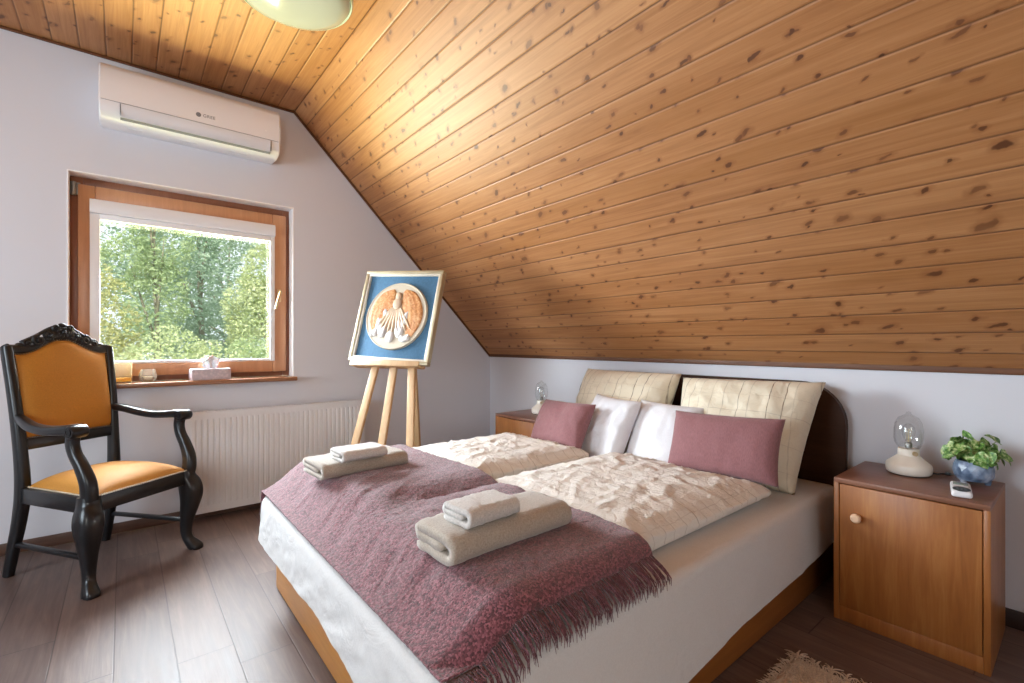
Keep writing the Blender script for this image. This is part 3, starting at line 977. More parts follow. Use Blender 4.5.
# ------------------------------------------------------------------ framed picture on the easel
pm = frame_matrix(PC, U, V)      # local x = width, local z = up, local y = away from the viewer
pm = pm @ rot('Y', 2.7)
pic = thing('framed_picture', 'framed blue picture of a cream relief disc with orange wings on the easel', 'picture')
pic.matrix_world = pm
PW, PH = .604, .64
def loopframe(b, w, h, t, y0, y1, bev):
    b.b2(-w/2, w/2, y0, y1, h/2-t, h/2, bev); b.b2(-w/2, w/2, y0, y1, -h/2, -h/2+t, bev)
    b.b2(-w/2, -w/2+t, y0, y1, -h/2+t, h/2-t, bev); b.b2(w/2-t, w/2, y0, y1, -h/2+t, h/2-t, bev)
b = MB(); loopframe(b, PW, PH, .022, -.022, .022, .004); fr = b.build('frame', M['gold'], pic)
b = MB(); loopframe(b, PW-.044, PH-.044, .013, -.016, .016, .003); b.build('inner_frame', M['frame_white'], pic)
b = MB(); b.b2(-PW/2+.02, PW/2-.02, .002, .010, -PH/2+.02, PH/2-.02, .001); b.build('mount_board', M['blue_mat'], pic)
DR = .231
b = MB(); b.lathe([(0, -.018), (DR*.955, -.018), (DR*.965, -.021), (DR*.985, -.021), (DR, -.016), (DR, .001), (0, .001)], 64, rot('X', 90) @ Matrix.Diagonal((1, 1, -1, 1)))
for v in b.bm.verts: v.co.y = -abs(v.co.y) if v.co.y > .002 else v.co.y
dsc = b.build('disc', M['disc'], pic)
b = MB()
def petal(b, cx, cz, ang, L, w, y, th, mi=0):
    """one raised feather / fold lying on the disc"""
    ca, sa = cos(ang), sin(ang)
    def g(u, v):
        t = u; h = w*sin(pi*min(1, t*.98+.02))**.6*(1-.35*t)
        q = (2*v-1)
        lx = t*L; lz = q*h
        e = max(0, 1-q*q)*sin(pi*t)**.5 if 0 < t < 1 else 0
        return Vector((cx + lx*ca - lz*sa, y - th*e, cz + lx*sa + lz*ca))
    b.grid(g, 10, 6, mi)
WI = crv([(.030, .165), (.030, .10), (.045, .02), (.075, -.06), (.105, -.135)], 8)
WO = crv([(.045, .185), (.13, .155), (.193, .06), (.200, -.04), (.150, -.140)], 8)
for s in (-1, 1):
    b = MB()
    def wg(u, v):
        i = min(len(WI)-1, int(round(u*(len(WI)-1))))
        a_, o_ = WI[i], WO[i]
        q = .5 + .5*sin(v*pi*9 + u*3)
        h = .004 + .006*sin(pi*v)**.6*sin(pi*min(1, u+.08))**.5 + .0012*q*(.4+.6*v)
        if u in (0, 1) or v in (0, 1): h = 0
        return Vector((s*lerp(a_[0], o_[0], v), -.0178 - h, lerp(a_[1], o_[1], v)))
    b.grid(wg, len(WI)-1, 44)
    b.build('wing', M['wing'], dsc, angle=180)
b = MB()
for k in range(9):
    a = radians(-90 + (k-4)*9); petal(b, (k-4)*.006, .06, a, .19, .018, -.024, .009)
b.ball((0, -.026, .135), .024, 3, (1, .4, 1.1))
b.ball((0, -.026, .082), .034, 3, (1, .3, 1.2))
b.build('robed_figure', M['robe'], dsc, angle=180, recalc=False)
b = MB()
rr = random.Random(4)
for (cx, cz, L) in ((-.115, -.07, .085), (-.085, -.12, .09), (.06, -.06, .10), (.045, -.12, .085), (-.02, -.15, .08), (-.14, -.115, .05), (.055, -.015, .08), (-.075, .01, .06), (.10, -.14, .05)):
    for k in range(4):
        petal(b, cx + rr.uniform(-.012, .012), cz + rr.uniform(-.01, .01) - .03, radians(rr.uniform(60, 120)), L, .026, -.022, .010)
b.build('white_folds', M['cloud'], dsc, angle=180, recalc=False)

# ------------------------------------------------------------------ ceiling lamp
cl = thing('ceiling_lamp', 'round opal glass lamp on the boarded ceiling', 'ceiling lamp', (.58, 2.22, ZC))
b = MB(); b.lathe([(0, -.150), (.10, -.149), (.185, -.143), (.225, -.128), (.240, -.105), (.242, -.09), (.236, -.02), (.228, -.018), (.233, -.09), (.231, -.103), (.215, -.122), (.18, -.136), (.10, -.142), (0, -.143)], 64)
b.build('shade', M['opal'], cl, angle=60)
b = MB(); b.lathe([(0, -.001), (.205, -.001), (.21, -.006), (.21, -.022), (.2, -.026), (0, -.026)], 40); b.build('ceiling_plate', M['white_plastic'], cl)
b = MB(); b.lathe([(.2345, -.108), (.2405, -.118), (.246, -.108), (.247, -.094), (.2435, -.088), (.2425, -.094)], 64, closed=True); b.build('rim', plain('greenish_glass_rim', '#cfe0d6', .1), cl)
b = MB(); b.ball((0, 0, -.075), .03, 3); b.lathe([(.014, -.05), (.014, -.026)], 16); b.build('bulb', M['opal'], cl)

# ------------------------------------------------------------------ bed
FX0, FX1, FY0, FY1 = .53, 2.60, .775, 2.325
bed = thing('double_bed', 'double bed with honey oak frame and dark rounded headboard', 'bed', ((FX0+FX1)/2, (FY0+FY1)/2, 0))
BO = Vector(((FX0+FX1)/2, (FY0+FY1)/2, 0))
def bb(x0, x1, y0, y1, z0, z1, bev=.006):
    b = MB(); b.b2(x0-BO.x, x1-BO.x, y0-BO.y, y1-BO.y, z0, z1, bev); return b
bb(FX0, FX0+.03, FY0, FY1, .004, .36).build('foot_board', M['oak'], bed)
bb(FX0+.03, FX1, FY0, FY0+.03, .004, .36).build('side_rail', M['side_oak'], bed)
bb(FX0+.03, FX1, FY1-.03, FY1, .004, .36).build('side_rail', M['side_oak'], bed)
bb(FX0+.03, FX1, FY0+.03, FY1-.03, .30, .415, .02).build('mattress', M['sheet'], bed)
# headboard with big round corners
hy0, hy1, hz = .722, 2.395, .915
poly = [(hy0, .02)]
R_ = .20
for k in range(13):
    a = pi - (pi/2)*k/12; poly.append((hy0+R_+R_*cos(a), hz-R_+R_*sin(a)))
for k in range(13):
    a = pi/2 - (pi/2)*k/12; poly.append((hy1-R_+R_*cos(a), hz-R_+R_*sin(a)))
poly.append((hy1, .02))
b = MB(); b.prism([(p[0]-BO.y, p[1]) for p in poly], 2.602-BO.x, 2.638-BO.x, M=mm)
bmesh.ops.bevel(b.bm, geom=[e for e in b.bm.edges if abs(e.verts[0].co.x-e.verts[1].co.x) < 1e-6], offset=.008, segments=3, affect='EDGES')
b.build('headboard', M['headboard'], bed, angle=40)

# ---- sheet over the mattress
SX_0, SX_1, SY0, SY1, SZT = .468, 2.592, .752, 2.348, .432
def sheet_bottom(side, p):
    if side == 'near':
        return lerp(.085, .195, sstep(.7, 2.5, p.x)) + .012*sin(p.x*5.1) + .010*fbm(p.x*4, 1) if p.x > .8 else lerp(.17, .10, sstep(.47, .8, p.x))
    if side == 'foot':
        return lerp(.19, .252, sstep(.75, 1.5, p.y)) + .010*sin(p.y*5) + .010*fbm(p.y*3, 3)
    return .25 + .01*fbm(p.x*4, 9)
b = MB()
R1 = .05
# outline: near side from head to foot, foot, far side from foot to head
out = []
def addl(a, c, n, nrm, side):
    for k in range(n): 
        p = Vector(a).lerp(Vector(c), k/n); out.append((p, Vector(nrm), side))
addl((SX_1, SY0), (SX_0+R1, SY0), 120, (0, -1), 'near')
for k in range(8):
    a = -pi/2 - (pi/2)*k/8; out.append((Vector((SX_0+R1+R1*cos(a), SY0+R1+R1*sin(a))), Vector((cos(a), sin(a))), 'near' if k < 4 else 'foot'))
addl((SX_0, SY0+R1), (SX_0, SY1-R1), 170, (-1, 0), 'foot')
for k in range(8):
    a = pi - (pi/2)*k/8; out.append((Vector((SX_0+R1+R1*cos(a), SY1-R1+R1*sin(a))), Vector((cos(a), sin(a))), 'foot' if k < 4 else 'far'))
addl((SX_0+R1, SY1), (SX_1, SY1), 60, (0, 1), 'far')
out.append((Vector((SX_1, SY1)), Vector((0, 1)), 'far'))
zbs = [sheet_bottom(s_, p) for p, n_, s_ in out]
zb2 = []
for i in range(len(zbs)):
    w_ = [zbs[max(0, min(len(zbs)-1, i+k))] for k in range(-6, 7)]; zb2.append(sum(w_)/len(w_))
NV = 22; RE = .035
cols = []
for (p, n_, s_), zb in zip(out, zb2):
    col = []
    for v in range(NV+1):
        t = v/NV
        if t < .2:
            a = (t/.2)*pi/2
            q = p - n_*RE + n_*RE*sin(a); z = SZT - RE + RE*cos(a)
        else:
            k = (t-.2)/.8
            z = lerp(SZT-RE, zb, k)
            if s_ == 'foot':
                wr = .012*ridge(p.y*3.0 + z*4.5, z*6, 1)*k**.7 + .007*ridge(p.y*11 - z*9, z*14, 3)*k**.5*(1-.75*k)
            elif s_ == 'near':
                wr = (.010*ridge(p.x*2.2 + z*2.5, z*3, 5) + .003*fbm(p.x*9, z*9, 8))*k
            else: wr = .006*ridge(p.x*4, z*4, 2)*k
            wr += .006*k
            q = p + n_*max(-.004, wr)
        col.append(b.bm.verts.new((q.x, q.y, z)))
    cols.append(col)
for i in range(len(cols)-1):
    for v in range(NV): b.bm.faces.new((cols[i][v], cols[i+1][v], cols[i+1][v+1], cols[i][v+1]))
# top sheet surface as a fan of strips toward a centre line
cen = [Vector((max(SX_0+.4, min(SX_1-.002, p.x)), (SY0+SY1)/2, SZT)) for p, n_, s_ in out]
NI = 12
prev = None
for i, (p, n_, s_) in enumerate(out):
    e = p - n_*RE
    row = [cols[i][0]]
    for k in range(1, NI+1):
        t = k/NI
        q = Vector((e.x, e.y, SZT)).lerp(cen[i], t)
        q.z += .004*fbm(q.x*6, q.y*6, 2)*min(1, 4*t*(1-t)*2) 
        row.append(b.bm.verts.new(q))
    if prev:
        for k in range(NI):
            try: b.bm.faces.new((prev[k], prev[k+1], row[k+1], row[k]))
            except ValueError: pass
    prev = row
bmesh.ops.remove_doubles(b.bm, verts=b.bm.verts, dist=.0004)
o = b.build('bed_sheet', M['sheet'], angle=180)
tag(o, 'white cotton sheet hanging over the mattress of the double bed', 'sheet')

# ---- duvets
def duvet(name, x0, x1, y0, y1, z0, z1, label, seed):
    c = ((x0+x1)/2, (y0+y1)/2, (z0+z1)/2); d = (x1-x0, y1-y0, z1-z0)
    b = MB()
    def disp(p, n):
        free = sstep(1.14, 1.34, p.x)
        up = max(0, n.z)
        wx = p.x + .05*fbm(p.x*6, p.y*6, seed); wy = p.y + .05*fbm(p.x*6+9, p.y*6, seed)
        sh = max(0, 1-5.5*abs(ns(wx*5+seed, wy*8, 2)))**1.5 + .7*max(0, 1-5.5*abs(ns(wx*11, wy*9+seed, 7)))**1.5 + .5*max(0, 1-5*abs(ns(wx*19, wy*24+seed, 4)))
        k = .010*ridge(p.x*3.2+seed, p.y*4.0, seed, 2) + .0075*sh + .003*fbm(p.x*9, p.y*9, seed+2)
        q = p.copy()
        q.z += up*(k - .014)*free
        # plump: lower towards the edges
        ex = max(0, 1-abs((p.x-c[0])/(d[0]/2))**6); ey = max(0, 1-abs((p.y-c[1])/(d[1]/2))**5)
        q.z += up*free*(-.022 + .046*min(ex, ey))
        if n.z > -.5:
            side = 1 - abs(n.z)
            w_ = (.007*ridge(p.x*9+seed, p.y*9, p.z*14) + .004*fbm(p.x*24, p.y*24, p.z*24))*side
            q.x += n.x*w_*2; q.y += n.y*w_*2
            q.y += n.y*.014*sin(p.x*3.1+seed)*free*side
        if q.z < z0: q.z = z0
        return q
    b.rbox(d, .042, .0125, disp, c=c)
    o = b.build(name, M['duvet'], angle=180)
    return tag(o, label, 'duvet', 'striped duvets on the double bed')
duvet('duvet', .66, 2.115, .862, 1.655, .436, .528, 'cream striped duvet on the near half of the bed, before the larger pink cushion', 1.3)
duvet('duvet', .66, 1.935, 1.705, 2.330, .436, .550, 'cream striped duvet on the far half of the bed, nearest the easel', 8.1)

# ---- burgundy throw
TX0, TX1, TY0, TY1 = .474, 1.165, .762, 2.35
def throw_z(x, y):
    z = lerp(.443, .536, sstep(.460, .69, x))
    dv = sstep(1.50, 1.68, y)
    z += .022*dv*sstep(.5, .75, x)
    z -= .012*(1-abs(sstep(1.45, 1.60, y)-.5)*2)*sstep(.65, .9, x)
    fo = ridge(y*7.5 - x*5.5, x*1.6 + y*.8, 5, 2)
    z += .010*fo*sstep(.475, .56, x)*(1-sstep(.72, 1.0, x))*sstep(.95, 1.15, y)
    z += .006*ridge(x*5 + y*2.2, y*6 - x*3, 2)*sstep(.47, .7, x)*1.2 + .003*fbm(x*16, y*16, 4)
    return z
def throw_pt(u, v):
    # v runs along the bed's width from the near hanging edge to the far one
    L = TY1 - TY0 + .07
    s_ = v*L
    wob = .012*fbm(v*7, 2) - .02*(1-v)*0
    x = lerp(TX0, TX1 + wob + .02*sin(v*5), u)
    if s_ < .085:       # hangs round the near edge
        t = s_/.085
        a = (1-t)*pi/2
        y = .850 - .055*sin(a) + .003*fbm(x*20, 3)
        zt = throw_z(x, .85)
        z = max(.4415, zt - .030*(1-cos(a)) - .012*sin(a) + .004*fbm(x*14, 5)*(1-t))
    elif s_ > L - .05:
        t = (s_-(L-.05))/.05
        a = t*pi/2
        y = 2.325 + .03*sin(a); z = throw_z(x, 2.325) - .05*(1-cos(a))
    else:
        y = lerp(.85, 2.325, (s_-.085)/(L-.135)); z = throw_z(x, y)
    z += .0016*ns(x*85, y*85, 3) + .0016*ns(x*150, y*150, 9)
    return Vector((x, y, z))
b = MB(); b.grid(throw_pt, 170, 360)
th = thing('throw_blanket', 'burgundy fringed throw spread across the foot of the bed', 'throw', (.84, 1.55, .47))
o = b.build('blanket', M['throw'], th, angle=180, recalc=False)
o.matrix_parent_inverse = Matrix.Identity(4)
for v in o.data.vertices: v.co -= Vector((.84, 1.55, .47))
md = o.modifiers.new('thick', 'SOLIDIFY'); md.thickness = .006; md.offset = 1
M['fringe'] = make_throw_mat('burgundy_fringe_yarn', '#43202a', '#64333d', '#82505a')
for side in (0, 1):
    b = MB(); rr = random.Random(11+side)
    n = 260
    for k in range(n):
        u = (k+.5)/n
        p = throw_pt(u, rr.uniform(0, .012) if side == 0 else 1)
        tuft = math.floor(u*62)
        uc = (tuft+.5)/62
        L = rr.uniform(.040, .075)
        sg = -1 if side == 0 else 1
        lean = (uc-u)*.45 + rr.uniform(-.012, .012)
        pts = []
        for q in range(5):
            t = q/4
            if side == 0:
                yy = p.y - .058*min(1, t*1.5)**1.2 - .006*t
                zz = p.z - .002 - L*t*(.55 + .45*t)
                if yy > .749: zz = max(zz, .4385 + .002*rr.random())
            else:
                yy = p.y + .006 + .012*t; zz = p.z - L*t
            pts.append((p.x + lean*t + rr.uniform(-.003, .003)*t, yy + rr.uniform(-.003, .003)*t, zz))
        b.sweep(pts, [.0019, .0019, .0018, .0016, .0009], n=4)
    f_ = b.build('fringe', M['fringe'], th, angle=180)
    for v in f_.data.vertices: v.co -= Vector((.84, 1.55, .47))
    f_['kind'] = 'stuff'

# ------------------------------------------------------------------ towels
def folded_towel(w, L, h, layers, seed, mat):
    """strip folded over itself: profile in y,z drawn as a thick line, run along x"""
    t = h/3
    c = []
    for q in range(9): c.append((lerp(w, h*.40, q/8), t/2))
    for q in range(1, 12):
        a = pi*q/12
        c.append((h*.40 - h*.40*sin(a)*1.0, h/2 - (h-t)/2*cos(a)))
    for q in range(9): c.append((lerp(h*.40, w - t*.6, q/8), h - t/2))
    for q in range(1, 7):
        a = pi*q/7
        c.append((w - t*.6 + t*.55*sin(a), h - t + t/2*cos(a)))
    for q in range(8): c.append((lerp(w - t*.6, .30*w, q/7), h/2))
    c.append((.27*w, h/2 - t*.2)); 
    # offset both ways
    P = [Vector(p) for p in c]
    lo, hi = [], []
    th_ = t*.47
    for i, p in enumerate(P):
        d_ = (P[min(i+1, len(P)-1)] - P[max(i-1, 0)]).normalized()
        nn = Vector((-d_.y, d_.x))
        e = 1.0 if 0 < i < len(P)-1 else .55
        lo.append(p + nn*th_*e); hi.append(p - nn*th_*e)
    loop = lo + list(reversed(hi))
    n = 40
    b = MB()
    rings = []
    for i in range(n+1):
        u = i/n
        x = (u-.5)*L
        rg = []
        edge = min(u, 1-u)*L
        pinch = .80 + .20*min(1, edge/.018)**.6
        for k, p in enumerate(loop):
            yy = (p.x - w/2); zz_ = p.y
            kk = zz_/h
            zz_ = zz_*(1 - (1-pinch)*.25) + .006*fbm(x*8+seed, yy*10, seed)*kk + .0022*ns(x*60, yy*60+seed, zz_*60)
            y2 = yy*(.985+.015*pinch) + .004*fbm(x*7, zz_*20, seed+3) + .002*ns(x*60+5, yy*60, zz_*60+seed)
            x2 = x + (.006*fbm(yy*20+seed, zz_*40, 6) if edge < .02 else 0)
            rg.append(b.bm.verts.new((x2, y2, max(zz_, .0005))))
        rings.append(rg)
    m = len(loop)
    for i in range(n):
        for k in range(m):
            b.bm.faces.new((rings[i][k], rings[i][(k+1) % m], rings[i+1][(k+1) % m], rings[i+1][k]))
    nl = len(lo)
    for rg in (rings[0], rings[-1]):
        for k in range(nl-1):
            b.bm.faces.new((rg[k], rg[k+1], rg[2*nl-2-k], rg[2*nl-1-k]))
    return b
def towel(name, loc, rz, w, L, h, layers, seed, mat, label, group):
    b = folded_towel(w, L, h, layers, seed, mat)
    o = b.build(name, mat, angle=180)
    o.location = loc; o.rotation_euler = (0, 0, radians(rz))
    return tag(o, label, 'towel', group)
TG, SG = 'large folded towels on the throw', 'small folded towels on top'
towel('bath_towel', (.838, 1.092, .541), 1, .175, .425, .078, 3, 2.0, M['towel'], 'large folded beige towel on the near side of the throw', TG)
towel('hand_towel', (.770, 1.074, .619), 4, .115, .175, .050, 3, 5.0, M['towel_w'], 'small folded pale towel on top of the near beige towel', SG)
towel('bath_towel', (.778, 2.008, .564), 4, .20, .375, .062, 3, 9.0, M['towel'], 'large folded beige towel on the far side of the throw by the easel', TG)
towel('hand_towel', (.762, 1.943, .626), 4, .12, .19, .044, 3, 12.0, M['towel_w'], 'small folded pale towel on top of the far beige towel', SG)

# ------------------------------------------------------------------ pillows and cushions
def pillow_mesh(w, h, t, seed, ears=.05, wr=.012, taper=0, n=44):
    b = MB()
    def surf(sg):
        def g(u, v):
            a = 2*u-1; c = 2*v-1
            # slightly concave sides between the corners
            x = a*(w/2)*(1 - ears*(1-c*c)*abs(a)**3); y = c*(h/2)*(1 - ears*(1-a*a)*abs(c)**3)
            x *= 1 + taper*c
            e = max(0, (1-abs(a)**2.6)*(1-abs(c)**2.6))
            z = sg*(t/2)*e**.44
            k = (ridge(x*6+seed, y*6, seed+sg) * wr + fbm(x*16, y*16+seed, sg)*wr*.5)*min(1, e*3)
            # folds that run in from the corners
            z += k
            return Vector((x, y, z))
        return g
    b.grid(surf(1), n, n); b.grid(surf(-1), n, n)
    bmesh.ops.remove_doubles(b.bm, verts=b.bm.verts, dist=.0006)
    return b
def pillow(name, cat, c, xdir, updir, w, h, t, seed, mat, label, group, sag=0, **kw):
    b = pillow_mesh(w, h, t, seed, **kw)
    if sag:
        for v in b.bm.verts: v.co.z += -sag*((v.co.y/(h/2))**2 - .3)
    o = b.build(name, mat, angle=180)
    x = Vector(xdir).normalized(); y = Vector(updir); y = (y - x*y.dot(x)).normalized(); z = x.cross(y)
    m = Matrix((x, y, z)).transposed().to_4x4(); m.translation = Vector(c)
    o.matrix_world = m
    return tag(o, label, cat, group)
PG, WG, KG = 'big striped pillows', 'small white pillows', 'dusty pink cushions'
# x runs to the right as seen from the foot of the bed (towards -y)
pillow('pillow', 'pillow', (2.385, 1.118, .672), (0.03, -1, 0.02), (.40, -.0, .9), .640, .535, .25, 3.0, M['pillow'], 'big cream striped pillow behind the larger pink cushion', PG, wr=.024, taper=.11)
pillow('pillow', 'pillow', (2.385, 1.865, .678), (-.06, -1, 0), (.40, 0, .9), .715, .55, .24, 7.0, M['pillow'], 'big cream striped pillow behind the square pink cushion near the far nightstand', PG, wr=.022, taper=.05)
pillow('pillow', 'pillow', (2.195, 1.425, .607), (.05, -1, -.03), (.42, 0, .9), .375, .385, .14, 11.0, M['white_cotton'], 'small white pillow tucked behind the larger pink cushion', WG, wr=.010, taper=.0)
pillow('pillow', 'pillow', (2.115, 1.735, .610), (-.12, -1, -.04), (.42, 0, .9), .335, .405, .14, 15.0, M['white_cotton'], 'small creased white pillow beside the square pink cushion', WG, wr=.018, taper=.05)
pillow('cushion', 'cushion', (2.135, 1.078, .634), (.03, -1, .03), (.34, 0, .9), .515, .29, .13, 19.0, M['pink_linen'], 'larger oblong dusty pink cushion in front of the near striped pillow', KG, wr=.006, ears=.05)
pillow('cushion', 'cushion', (1.985, 1.965, .632), (-.05, -1, .02), (.46, .0, .85), .43, .285, .13, 23.0, M['pink_linen'], 'smaller dusty pink cushion on the far side of the bed', KG, wr=.012, ears=.07)

# ------------------------------------------------------------------ nightstands
def nightstand(loc, w, d, h, label, side=1):
    """front faces -x; loc is the middle of the front bottom edge"""
    r = thing('nightstand', label, 'nightstand', loc, 0, 'wooden nightstands')
    b = MB()
    tk = .018
    b.b2(0.0, d, -w/2, -w/2+tk, 0, h-tk, .002); b.b2(0.0, d, w/2-tk, w/2, 0, h-tk, .002)
    b.b2(d-.006, d, -w/2+tk, w/2-tk, 0, h-tk); b.b2(.004, d, -w/2+tk, w/2-tk, .05, .068)
    b.b2(0.0, .018, -w/2+tk, w/2-tk, 0, .055, .002)
    b.build('carcass', M['night'], r)
    b = MB(); b.b2(0.0, d, -w/2, w/2, h-.020, h, .003); b.build('top', M['night_top'], r)
    b = MB(); b.b2(.001, .018, -w/2+tk+.0025, w/2-tk-.0025, .0575, h-.0235, .002); dr = b.build('door', M['night'], r)
    b = MB(); b.lathe([(0, .034), (.012, .034), (.017, .029), (.018, .022), (.016, .013), (.010, .007), (.009, -.001)], 24, T(.001, side*(w/2-tk-.062), h-.140) @ rot('Y', -90))
    b.build('knob', M['knob'], dr)
    return r
nightstand((2.212, .431, 0), .448, .416, .565, 'teak nightstand at the near side of the bed carrying the potted plant')
nightstand((2.225, 2.690, 0), .46, .416, .565, 'teak nightstand in the far corner beyond the bed', -1)

# ---- glass dome lamps
def glass_lamp(loc, label, cable):
    r = thing('table_lamp', label, 'table lamp', loc, 0, 'glass dome lamps on the nightstands')
    b = MB(); b.lathe([(0, .004), (.086, .004), (.094, .010), (.097, .022), (.097, .042), (.092, .050), (.055, .078), (.046, .086), (.045, .112), (.042, .116), (0, .116)], 48); b.build('base', M['lamp_cream'], r, angle=40)
    b = MB(); b.lathe([(0, 0), (.08, 0), (.08, .005), (0, .005)], 32); b.build('foot_pad', M['black_plastic'], r)
    b = MB(); b.lathe([(.041, .117), (.050, .128), (.060, .145), (.063, .165), (.062, .205), (.056, .235), (.042, .258), (.018, .270), (.011, .274), (.011, .282), (0, .285)], 40)
    b.build('glass_dome', M['clear'], r, angle=180)
    b = MB(); b.lathe([(0, .117), (.016, .117), (.016, .140), (.013, .145), (0, .145)], 20); b.build('socket', M['steel'], r)
    b = MB(); b.lathe([(.011, .145), (.016, .155), (.027, .175), (.029, .195), (.024, .215), (.012, .228), (0, .231)], 24); b.build('bulb', M['clear'], r, angle=180)
    b = MB()
    for k in range(4):
        a = 2*pi*k/4
        b.sweep([(.006*cos(a), .006*sin(a), .146), (.012*cos(a), .012*sin(a), .205)], .0012, n=6)
    b.build('filament', M['brass'], r)
    b = MB(); b.lathe([(0, .016), (.009, .016), (.010, .012), (.010, 0)], 18, T(-.035, -.030, .100) @ rot('Z', 222) @ rot('Y', 90)); b.build('switch_knob', M['brass'], r)
    if cable:
        b = MB(); b.sweep(crv([(.06, -.072, .010), (.075, -.10, .006), (.10, -.115, .005), (.125, -.135, .005)], 6), .0035, n=8); b.b2(.108, .142, -.150, -.128, .0005, .013, .003)
        b.build('cable', M['black_plastic'], r)
    r.scale = (.78, .78, .90)
    return r
glass_lamp((2.505, .475, .565), 'cream lamp with clear glass dome on the near nightstand beside the plant', True)
glass_lamp((2.475, 2.665, .565), 'cream lamp with clear glass dome on the far corner nightstand', False)

# ---- potted plant
pl = thing('potted_plant', 'leafy green plant in a faceted blue pot on the near nightstand', 'plant', (2.535, .285, .565))
b = MB()
profp = [(0.030, .010, 0), (.052, .012, 0), (.064, .030, .5), (.066, .048, 0), (.064, .066, .5), (.056, .084, 0), (.052, .086, 0), (.050, .080, 0), (0, .076, 0)]
profp = [(r*.92, z, q) for r, z, q in profp]
n = 14; rings = []
for r, z, ph in profp:
    if r == 0: rings.append([b.bm.verts.new((0, 0, z))]); continue
    rings.append([b.bm.verts.new((r*cos(2*pi*(i+ph)/n), r*sin(2*pi*(i+ph)/n), z)) for i in range(n)])
for k in range(len(rings)-1):
    A, B = rings[k], rings[k+1]
    for i in range(n):
        jn = (i+1) % n
        if len(B) == 1: b.bm.faces.new((A[i], A[jn], B[0])); continue
        pa, pb = profp[k][2], profp[k+1][2]
        if pa == pb: b.bm.faces.new((A[i], A[jn], B[jn], B[i]))
        elif pb > pa: b.bm.faces.new((A[i], A[jn], B[i])); b.bm.faces.new((A[jn], B[jn], B[i]))
        else: b.bm.faces.new((A[i], B[jn], B[i])); b.bm.faces.new((A[i], A[jn], B[jn]))
b.bm.faces.new(list(reversed(rings[0])))
for k in range(3):
    a = 2*pi*k/3+.4
    b.lathe([(0, 0), (.008, 0), (.012, .014), (0, .016)], 10, T(.040*cos(a), .040*sin(a), 0))
b.build('pot', M['pot'], pl, smooth=False)
b = MB(); b.lathe([(0, .079), (.049, .078)], 20); b.build('soil', M['soil'], pl)
rr = random.Random(5)
leaf_me = None
stems = MB()
leaves = []
for k in range(78):
    a = rr.uniform(0, 2*pi); el = rr.uniform(.25, 1.45)
    L = rr.uniform(.035, .085)
    d_ = Vector((cos(a)*cos(el), sin(a)*cos(el), sin(el)))
    tip = Vector((.020*cos(a), .020*sin(a), .082)) + d_*L
    sz_ = rr.uniform(.034, .052)
    if k == 0: tip = Vector((.035, -.060, .165)); sz_ = .055; a = -1.2
    if k == 1: tip = Vector((-.035, .062, .135)); sz_ = .05; a = 2.3
    if k == 2: tip = Vector((-.005, .02, .180)); sz_ = .05
    if tip.x > .06: tip.x = .06
    base = Vector((.02*cos(a), .02*sin(a), .078))
    midp = base.lerp(tip, .55) + Vector((0, 0, .012))
    stems.sweep(crv([tuple(base), tuple(midp), tuple(tip)], 4), .0014, n=5)
    leaves.append((tip, a, sz_, rr.uniform(-.3, .9)))
stems.build('stems', M['stem'], pl, angle=180)
for tip, a, L, droop in leaves:
    b = MB()
    a2 = a + rr.uniform(-.7, .7)
    nrm = Vector((cos(a2)*.9, sin(a2)*.9, rr.uniform(.35, 1.1))).normalized()
    dirv = Vector((cos(a), sin(a), rr.uniform(-.5, .9))) + Vector((rr.uniform(-.6, .6), rr.uniform(-.6, .6), 0))
    dirv = (dirv - nrm*dirv.dot(nrm)).normalized()
    m = frame_matrix(tip - dirv*L*.3, dirv, nrm)
    def lf(u, v):
        w_ = L*.44*sin(pi*min(.995, max(.005, u**.72)))**.65
        q = 2*v-1
        return m @ Vector((u*L, q*w_, -.30*L*u*u + .14*abs(q)*w_*2 + .05*L*sin(u*9)*abs(q)))
    b.grid(lf, 10, 8)
    b.build('leaf', M['plant_leaf'], pl, angle=180, recalc=False)

# ---- remote control
rc = thing('remote_control', 'white air conditioner remote with dark keypad on the near nightstand', 'remote control')
rm_ = frame_matrix((2.318, .293, .5665), Vector((1, .16, .0)), UPV)
rc.matrix_world = rm_
b = MB(); b.rbox((.160, .055, .024), .0095, .006, None, c=(0, 0, .0125)); b.build('body', M['white_plastic'], rc, angle=180)
b = MB(); b.b2(.018, .062, -.020, .020, .0235, .0252, .0006); b.build('screen', plain('lcd_grey_green', '#9aa79a', .2), rc)
b = MB(); b.lathe([(0, .0), (1, 0), (1, .0014), (0, .0014)], 28, T(-.045, 0, .0238) @ Matrix.Diagonal((.034, .0235, 1, 1))); kp = b.build('keypad', M['black_plastic'], rc)
b = MB()
for i in range(3):
    for k in range(3): b.box((-.057+.011*i, (k-1)*.010, .0255), (.006, .006, .001), .0004)
b.build('buttons', M['grey_plastic'], kp)

